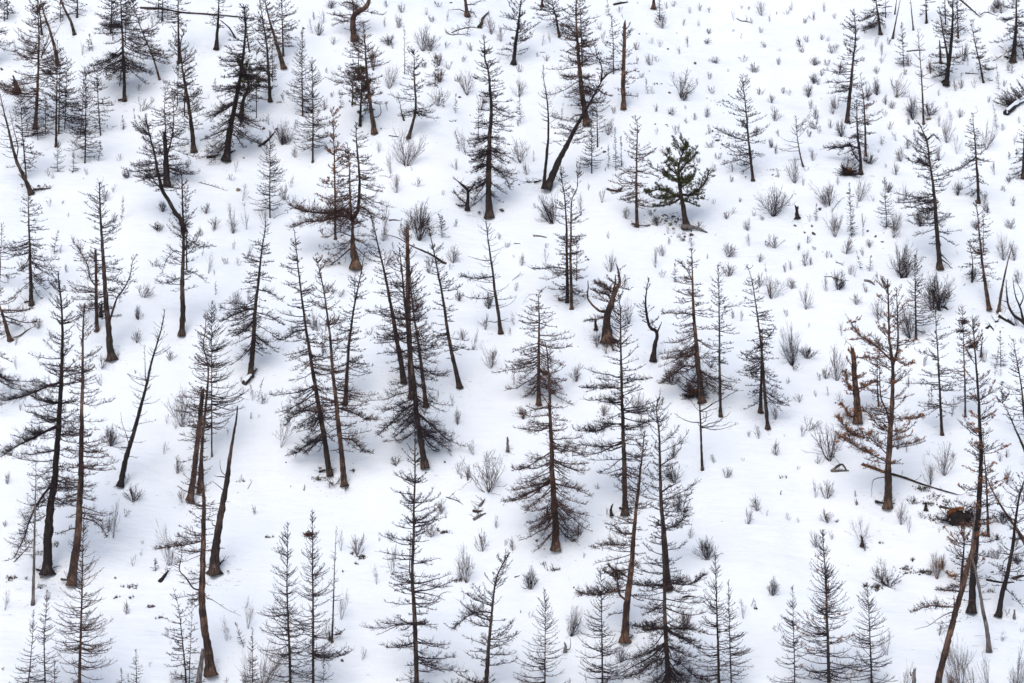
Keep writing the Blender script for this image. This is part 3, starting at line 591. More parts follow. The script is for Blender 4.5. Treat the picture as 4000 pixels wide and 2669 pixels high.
B 7 .6 | 1612,480 1560,500 1480,495 1400,480 |
B 7 .3 | 1600,250 1550,240 1500,230 1440,210 |
B 8 .2 | 1660,650 1620,660 1580,655 1550,665 |
B 6 .2 | 1660,655 1700,640 1715,635 |
T 11 Y d 6 35 35 .1 | 1265,86 1265,0 1266,-65 | threadlike sapling with short even twigs above the even left-leaning larch |
T 11 Y d 6 8 8 .1 | 454,892 453,800 452,700 | bare thin stem standing behind the tall brown neighbour larch |
T 12 L d 46 165 165 .05 - | 1098,1650 1090,1350 1078,1050 1066,850 1072,600 1076,350 1080,0 1080,-220 | very tall straight larch rising from the bottom border near the centre | the very tall centre-bottom larch
F L d 13 60 10 .1 | 1060,870 1045,820 1048,700 1050,560 |
B 10 .4 | 1085,950 1150,960 1220,980 1280,1010 |
B 7 .2 | 1240,985 1270,955 1330,950 |
B 10 .4 | 1065,1150 990,1165 930,1200 810,1260 |
T 12 Y d 26 165 100 .09 | 238,1650 230,1350 220,1050 216,850 222,650 225,480 | left of the two cone-shaped larches at the bottom, slightly shorter | the shorter cone-shaped larch
T 12 Y d 28 120 135 .09 | 390,1650 390,1300 388,1000 386,700 386,395 | right of the two cone-shaped larches at the bottom, with a round twig nest | the nest-bearing cone-shaped larch
B 6 1.2 | 389,1385 450,1390 540,1385 620,1365 660,1340 |
T 12 S d 17 42 45 .03 | 518,1262 526,1050 532,850 540,650 546,500 | spiky thin larch with a bare top, right of the cone-shaped larches |
B 5 1.6 | 520,1240 560,1235 610,1200 |
T 12 B d 44 160 140 .05 - | 1562,1650 1580,1400 1605,1150 1630,920 1660,800 1725,680 | cluster-twigged larch at the bottom, tip bent sharply right | the right-bent bottom larch
B 12 1.6 | 1600,1090 1530,1080 1440,1110 1340,1190 |
T 21 B r 84 100 80 .35 - | 652,768 650,700 655,610 682,520 708,450 736,400 732,340 712,275 | twisted ancient dead trunk with a thick curled arm raised at left | the twisted ancient trunk
B 22 .15 | 648,600 600,585 560,555 520,510 512,470 520,420 518,375 |
B 26 .2 | 690,500 690,440 700,400 702,340 |
B 12 2.6 | 690,500 640,470 590,460 540,440 |
B 9 2.6 | 690,480 650,430 600,400 560,400 |
B 9 2.2 | 700,470 640,430 590,410 560,380 |
B 8 2.2 | 640,620 590,640 540,640 500,655 |
B 8 1.6 | 725,420 760,430 800,440 |
T 22 L d 48 175 145 .16 - | 768,402 765,150 756,-150 748,-450 744,-700 743,-950 735,-1030 725,-1085 | tall evenly spaced larch standing in front of the twisted ancient trunk | the tall evenly spaced larch
B 11 1.8 | 755,-200 680,-190 580,-150 440,-150 |
B 10 1.6 | 745,-430 680,-440 580,-440 480,-440 |
B 10 1.4 | 748,-470 830,-490 900,-500 945,-505 |
B 8 .6 | 742,-565 800,-560 860,-570 910,-600 |
T 21 B k 44 55 60 .36 - | 965,907 975,820 992,745 975,712 945,700 922,640 908,540 912,460 930,360 | small hook-shaped larch, its stem jogging left above a stout foot | the hook-shaped small larch
B 16 .1 | 995,725 1005,690 1018,658 |
T 21 D r 38 170 180 .12 - | 180,1202 182,1000 184,800 185,600 180,490 205,432 | reddish-trunked larch with broad flat boughs and kinked tip, behind the great drooping larch | the kinked-tip broad larch
B 4 .3 | 180,460 130,470 95,500 75,540 |
T 22 D r 64 205 195 .11 - | 297,640 290,400 280,150 268,-100 258,-350 248,-550 235,-700 222,-755 | great drooping larch standing alone on clear snow at the centre | the great drooping larch
B 12 1.2 | 270,0 180,50 80,110 0,110 |
B 12 1.2 | 280,150 200,230 100,290 0,330 |
B 11 1.2 | 300,200 380,230 450,250 530,290 |
B 9 1 | 315,460 360,560 420,610 490,640 |
T 21 D r 52 160 130 .16 - | 1290,1187 1275,1060 1262,930 1250,750 1240,600 1232,400 1226,160 | tall larch with rust-tinged boughs and snow-free dark foot, behind a slimmer front larch | the rust-boughed tall larch
B 14 2 | 1250,970 1180,960 1100,1010 1000,1080 |
B 9 1.6 | 1240,600 1170,600 1100,600 1030,600 |
B 8 1 | 1225,380 1190,300 1150,260 1110,240 |
T 22 S d 24 155 160 .27 - | 1295,98 1285,-150 1278,-350 1270,-520 1260,-720 | slimmer larch with long sweeping lower twigs before the rust-boughed tall larch |
T 21 L d 28 80 95 .13 - | 1420,1282 1416,1100 1413,850 1411,600 1408,430 1400,265 | slim upright larch directly right of the rust-boughed tall larch | the slim upright neighbour
B 4 .5 | 1412,560 1480,555 1540,545 1590,520 |
T 21 L d 34 110 40 .2 | 1690,1257 1695,1050 1705,880 1704,720 | left trunk of the crossed pair with a hollow in the snow round its foot |
B 9 .3 | 1704,760 1702,725 1710,705 |
T 21 D d 32 115 105 .14 - | 1740,1368 1722,1150 1708,950 1690,760 1668,600 1645,440 1620,330 1596,262 | right trunk of the crossed pair, leaning left with a long curved tip | the crossed larch pair
B 9 1.2 | 1700,760 1740,765 1780,720 1790,690 |
T 22 L o 66 150 95 .25 - | 765,1262 775,1080 792,900 812,700 830,500 852,300 872,120 884,0 890,-70 897,-140 | orange-brown trunk leaning right with big contorted left limbs, lower right of centre | the contorted orange-brown larch
B 18 1.6 | 760,1000 730,960 718,880 720,850 690,790 |
B 12 1.8 | 720,930 660,945 610,960 440,950 |
B 14 1.2 | 822,548 760,548 715,520 690,490 645,478 |
B 10 1.6 | 815,620 750,630 660,625 560,650 |
B 8 .6 | 748,1072 680,1100 640,1130 |
B 9 2.5 | 725,870 660,820 620,780 |
B 10 2.5 | 730,850 690,790 650,760 |
B 8 1.2 | 805,960 860,1000 900,1010 |
T 22 B d 54 110 165 .28 - | 1065,912 1050,780 1035,600 1018,400 1005,200 998,0 990,-180 978,-310 1000,-370 | dark larch with a bare grey spike on top, behind the long-skirted front larch | the spike-topped dark larch
B 14 .8 | 1010,280 1070,230 1140,200 |
B 11 1.6 | 1040,510 1110,500 1170,440 1175,350 1195,300 |
T 22 D d 50 230 230 .05 - | 1072,1650 1058,1400 1042,1150 1034,900 1025,700 1015,480 1008,330 | long-skirted front larch rising from the bottom border, boughs sweeping wide | the long-skirted front larch
B 10 2 | 1035,1190 1120,1190 1200,1190 1300,1210 |
B 9 2 | 1035,1190 950,1190 870,1190 800,1180 |
B 10 1.8 | 1060,1400 1150,1440 1240,1520 1330,1560 |
B 10 1.8 | 1055,1380 960,1420 860,1490 740,1530 |
B 9 1.6 | 1045,1200 1120,1240 1210,1290 1300,1340 |
B 9 2 | 1035,870 1120,890 1210,890 1310,830 |
T 22 Y k 28 130 95 .10 | 1412,1650 1400,1300 1390,1000 1384,800 1378,680 | taller cone-shaped larch of a pair, right of the long-skirted front larch | the dark cone-shaped larch
T 22 Y d 15 55 100 .08 | 1495,1650 1486,1350 1478,1080 1473,880 | slimmer cone-shaped larch of a pair, on the right of the dark one |
T 22 Y d 18 130 105 .08 | 616,1650 612,1350 608,1050 604,780 | cone-shaped larch in front of the contorted larch's left limbs |
T 22 Y d 15 140 110 .06 | 225,1650 225,1350 224,1150 222,935 | lone cone-shaped larch at the bottom with fine pale twigs, tip among open snow | the lone cone-shaped larch
T 22 Y r 9 28 28 .1 | 990,1630 986,1450 982,1250 | thin russet sapling in front of the long-skirted front larch's boughs |
T 32 B r 64 155 130 .16 r.25 | 812,352 820,200 820,50 832,-150 845,-350 848,-560 838,-680 822,-780 815,-950 806,-1170 | large rust-tinted larch with several upright stems at the right | the large rust-tinted larch
F B d 24 60 95 .1 | 845,-600 880,-680 886,-800 880,-950 873,-1120 |
F L d 20 75 50 .2 | 815,-60 820,-250 772,-370 762,-500 764,-650 |
B 15 1.0 | 830,-630 740,-720 640,-790 590,-850 565,-900 |
B 10 1.2 | 810,60 720,20 620,-30 480,-110 |
B 9 1.4 | 810,20 700,-90 560,-130 470,-240 |
B 8 1.6 | 840,-640 930,-600 1000,-620 |
B 8 1.4 | 840,-240 930,-230 1050,-250 |
B 9 1 | 790,140 740,120 700,100 645,85 |
B 8 .4 | 780,170 720,180 705,230 700,300 |
T 32 L d 14 60 20 .1 | 752,-330 745,-500 742,-700 | thin dark stem left of the large rust-tinted larch, rising behind its boughs |
T 31 B r 62 75 65 .15 br.9 | 615,1325 605,1180 596,1050 588,950 580,860 | thick snag wrapped in bright rust twigs, left of the large rust-tinted larch | the rusty snag
B 6 .3 | 578,870 572,820 545,790 530,770 |
B 16 2.2 | 620,1120 660,1100 700,1080 730,1070 |
B 14 2.4 | 600,1150 560,1110 545,1060 540,1000 |
B 14 2.4 | 605,1310 560,1300 530,1250 500,1220 |
B 16 .6 | 630,1260 670,1270 710,1300 |
B 9 1 | 585,910 640,900 720,905 820,900 |
T 31 Y d 19 65 95 .1 | 1007,756 1006,580 1003,420 1000,210 | slim straight larch in front of a huge fan shrub, right of the rust-tinted one | the slim larch before the huge shrub
T 31 L d 26 105 85 .15 | 1185,1408 1172,1200 1160,1000 1150,830 1140,700 1130,555 | sparse upright dark larch alone on snow between the rust-tinted and the clumpy-topped larches | the sparse upright dark larch
B 7 .7 | 1165,1090 1110,1080 1050,1080 960,1075 |
T 31 L r 18 80 80 .08 | 1342,1287 1338,1050 1332,850 1324,545 | slim larch hung with dark witch's-broom clumps near its tip, at right | the clumpy-topped slim larch
T 32 B k 64 135 140 .12 r.28 | 1385,1062 1398,850 1412,650 1428,420 1438,200 1440,0 1425,-250 1408,-500 1388,-750 1372,-905 | tall dark trunk with an orange foot and rust patches, among the crowded right trees | the tall orange-footed dark trunk
T 32 S g 40 60 60 .35 - | 1504,1327 1490,1200 1462,1060 1435,920 1412,800 1388,700 1392,560 1404,430 1406,330 | twisted bare grey dead tree leaning left, foot orange, lower right | the twisted bare grey dead tree
T 32 L r 62 75 55 .45 b | 1140,1650 1180,1440 1228,1250 1277,1060 1318,920 1345,820 1372,720 1400,610 | big grey-orange trunk leaning right from the bottom border, crossing the grey dead tree | the big bottom-border leaner
B 14 1.6 | 1315,940 1260,935 1200,935 1140,930 |
B 12 1.4 | 1270,1050 1200,1050 1110,1050 1000,1100 |
B 8 .3 | 1260,1075 1180,1110 1090,1170 990,1195 |
B 14 .4 | 1245,1110 1268,1060 1275,970 |
T 32 B d 30 190 95 .05 r.35 | 1318,880 1325,760 1335,640 1335,520 | short rust-twigged larch tucked behind the big bottom-border leaner | the short rust-twigged larch
T 32 L r 24 70 65 .12 | 1500,547 1495,400 1490,200 1478,50 1472,-160 | reddish slim trunk right of the tall orange-footed dark trunk |
T 32 B k 48 115 140 .2 - | 1566,1088 1592,960 1625,830 1655,660 1680,450 1705,300 1745,160 1768,40 | black larch leaning right toward the right border in the lower corner | the black right-leaning larch
B 8 1 | 1640,930 1680,980 1740,1050 |
B 8 1 | 1655,700 1600,740 1580,800 |
T 32 N o 40 20 20 .7 - | 1800,700 1740,600 1690,520 1600,390 1540,290 1500,210 1478,150 | long bare trunk propped diagonally against crowded right trees, falling to the right |
T 31 S k 32 45 45 .5 - | 1790,1660 1740,1520 1680,1380 1630,1270 1590,1210 | dark trunk leaning left at right border topped by a fan of twigs |
B 7 2 | 1595,1215 1560,1190 1540,1160 |
B 7 2 | 1595,1215 1585,1160 1575,1115 |
B 7 2 | 1598,1215 1620,1170 1635,1130 |
T 31 L d 26 95 60 .10 | 1770,1480 1745,1290 1722,1080 1695,920 1668,770 | dark slim larch leaning left at the right border |
T 31 Y d 8 42 38 .08 | 1585,965 1582,850 1580,725 | small upright larch sapling on the snow near the right border | the small right-border larch
T 31 L d 18 35 45 .3 | 1445,880 1455,820 1458,735 | small twiggy tree standing behind the clumpy-topped slim larch, right of it |
T 32 Y d 13 110 70 .06 | 182,1650 178,1400 170,1150 163,910 | left and shortest of three cone-shaped larches at bottom right | the left cone of the three
T 32 Y d 34 160 150 .07 r.08 | 416,1650 408,1350 400,1150 390,900 378,700 364,520 | tallest of three cone-shaped larches at bottom right, reddish near its tip | the tallest cone of the three
F Y d 12 60 80 .05 | 406,1200 402,1050 400,900 394,745 |
T 32 Y d 20 150 120 .07 | 708,1650 700,1350 694,1150 686,1000 678,885 | right one of three cone-shaped larches at bottom right, fine pale twigs | the right cone of the three
T 01 D d 48 165 115 .18 - | 1702,1010 1720,850 1735,640 1758,420 1780,200 1800,60 1806,-25 | flat-boughed larch left of the left-swept tall larch, leaning right | the flat-boughed larch
B 13 1.8 | 1742,560 1660,580 1580,620 1510,660 |
B 10 1.4 | 1770,440 1840,460 1920,520 |
B 9 1.4 | 1745,590 1830,620 1930,680 |
B 8 1 | 1725,720 1640,710 1560,720 |
T 02 Y d 9 55 55 .06 | 1716,1650 1717,1450 1718,1200 | spindly larch among pale brush at the bottom, left of the shorter cone-shaped larch |
'''
TW = dict(k='twig', d='twig', r='twigb', o='twigb', g='twigg')
LANDMARKS = []          # (photo x, photo y of foot, how a label calls it)
def pts_of(s): return [tuple(float(a) for a in p.split(',')) for p in s.split()]
FEET = []
def build_tree(rec, seed):
    head, pl, label, nick = rec[0]
    f = head.split(); tile, sty, tint = f[1], f[2], f[3]; w, RL, RR, c0 = map(float, f[4:8]); fl = f[8] if len(f) > 8 else ''
    rusty = float(fl[fl.index('r') + 1:]) if 'r' in fl else 0
    rs = np.random.RandomState(seed)
    P, m = stand(tile, pts_of(pl)); base = P[0].copy(); depth = base[1]
    h = P[-1, 2] - base[2]
    # a lean towards or away from the viewer too
    ly = rs.uniform(-.07, .07) * h
    u = np.clip((P[:, 2] - base[2]) / max(h, .1), 0, 1.2); P[:, 1] += ly * u ** 1.4
    P[0, 2] -= .18
    r0 = w / 2 * m
    fine = 1.0 + .33 * float(np.clip((depth - 104) / 50, 0, 1)); extra = 1.0 + .25 * float(np.clip((depth - 115) / 35, 0, 1))
    broken = 'b' in fl
    tmb = MB(); Q, rt = trunk_tube(tmb, P, r0, rs, broken=broken, tip=.62 if broken else .12, taper=1.05 if sty != 'N' else 1.0, flare=.36 if w > 12 else .12, S=12 if w > 16 else 7)
    cat = 'dead tree' if sty == 'N' else ('pine' if sty == 'G' else 'tree')
    nm = {'N': 'dead_trunk', 'G': 'green_pine', 'S': 'bare_larch', 'Y': 'young_larch'}.get(sty, 'larch_tree')
    root = bpy.data.objects.new(nm, None); C.objects.link(root); root.location = base
    root.empty_display_size = .3
    tag(root, label, cat, {'N': 'dead trunks and snags', 'G': 'green pines', 'Y': 'young cone-shaped larches'}.get(sty, 'larches on the snowy slope'))
    sx, sy = src(tile, *pts_of(pl)[0]); FEET.append((base[0], base[1], r0))
    if nick: LANDMARKS.append((sx, sy, nick))
    link('trunk', tmb.mesh('trunk', tint, base, smooth=True), parent=root)
    cmb = MB(); rmb = MB() if rusty else None; nmb = MB() if sty == 'G' else None
    kw = dict(needmb=nmb, rustmb=rmb, rusty=rusty, dens=extra)
    crown(cmb, Q, rt, sty, c0, RL * m, RR * m, rs, fine=fine, **kw)
    for kind, hd, pp in rec[1:]:
        g = hd.split()
        if kind == 'F':
            FP = np.array([[(q[0] - 2000) * m / K, depth, CAMZ - (q[1] - 1334.5) * m / K] for q in (src(tile, *p) for p in pts_of(pp))])
            uu = np.clip((FP[:, 2] - base[2]) / max(h, .1), 0, 1.2); FP[:, 1] += ly * uu ** 1.4
            # the fork starts inside the trunk and drifts a little sideways in depth
            j = np.argmin(np.linalg.norm(Q - FP[0], axis=1)); FP[0] = Q[j]; FP[1:, 1] += rs.choice([-1, 1]) * rs.uniform(.1, .25)
            fw, a, b, fc = map(float, g[3:7]); fmb = MB()
            fr = fw / 2 * m
            FQ, frt = trunk_tube(fmb, FP, fr, rs, flare=.2, tip=.2, S=8)
            link('stem', fmb.mesh('stem', g[2], base, smooth=True), parent=root)
            crown(cmb, FQ, frt, g[1], fc, a * m, b * m, rs, fine=fine, **kw)
        else:
            bw, btw = float(g[1]), float(g[2])
            BP = np.array([[(q[0] - 2000) * m / K, depth, CAMZ - (q[1] - 1334.5) * m / K] for q in (src(tile, *p) for p in pts_of(pp))])
            uu = np.clip((BP[:, 2] - base[2]) / max(h, .1), 0, 1.2); BP[:, 1] += ly * uu ** 1.4
            j = np.argmin(np.linalg.norm(Q - BP[0], axis=1))
            if np.linalg.norm(Q[j] - BP[0]) < .5: BP[0] = Q[j]
            ln = np.linalg.norm(BP[-1] - BP[0]); n = len(BP)
            BP[:, 1] += np.linspace(0, 1, n) * rs.uniform(-.45, .45) * ln
            BQ, bl = resample(BP, max(8, int(ln / .12))); BQ += rs.normal(0, .012, BQ.shape) * np.linspace(0, 1, len(BQ))[:, None]
            br = bw / 2 * m; lmb = MB()
            s = np.linspace(0, 1, len(BQ)); tubes(lmb, BQ[None], (br * (1 - .72 * s ** .8))[None], 7)
            if btw > .45:
                branch_set(lmb, None, None, None, None, np.array([bl]), np.array([br * .3]), rs, btw * 1.4, 1.2, paths=BQ[None], rustmb=rmb, rustp=.5, needmb=nmb)
                # side branches along the limb
                N = int(bl * 7 * btw); 
                ii = rs.randint(int(len(BQ) * .2), len(BQ), N); az = rs.uniform(0, 6.28, N)
                Ls = max(bl * .30, .38) * rs.uniform(.4, 1.1, N) * (1.15 - .5 * ii / len(BQ)); e = rs.uniform(-.5, .6, N)
                branch_set(cmb, BQ[ii], az, e, e + .4, np.maximum(Ls, .08), .006 + .010 * Ls, rs, 1.0, 1.3, rustmb=rmb, needmb=nmb)
            elif btw > .12:
                N = int(bl * 6 * btw) + 1; ii = rs.randint(len(BQ) // 4, len(BQ), N); az = rs.uniform(0, 6.28, N); Ls = rs.uniform(.08, .3, N)
                branch_set(lmb, BQ[ii], az, rs.uniform(-.5, .9, N), rs.uniform(0, 1.2, N), Ls, .005 + .008 * Ls, rs, .4, .3)
            link('limb', lmb.mesh('limb', tint if btw < .3 else TW[tint], base), parent=root)
    cr = link('crown', cmb.mesh('crown', 'twigb' if rusty > .3 else TW[tint], base), parent=root)
    if rmb is not None and rmb.n: link('scorched_needles', rmb.mesh('scorched_needles', 'rust', base), parent=cr)
    if nmb is not None and nmb.n: link('needles', nmb.mesh('needles', 'needle', base), parent=cr)
    return root, base, m
ROOTS = {}
recs = []
for ln in TREES.strip().splitlines():
    if not ln.strip(): continue
    a = [x.strip() for x in ln.split('|')]
    if ln[0] == 'T': recs.append([(a[0], a[1], a[2], a[3] if len(a) > 3 else '')])
    else: recs[-1].append((ln[0], a[0], a[1]))
recs = [r for r in recs if r[0][2] != 'skip']
for k_, r_ in enumerate(recs):
    ROOTS[r_[0][2]] = build_tree(r_, 100 + k_)
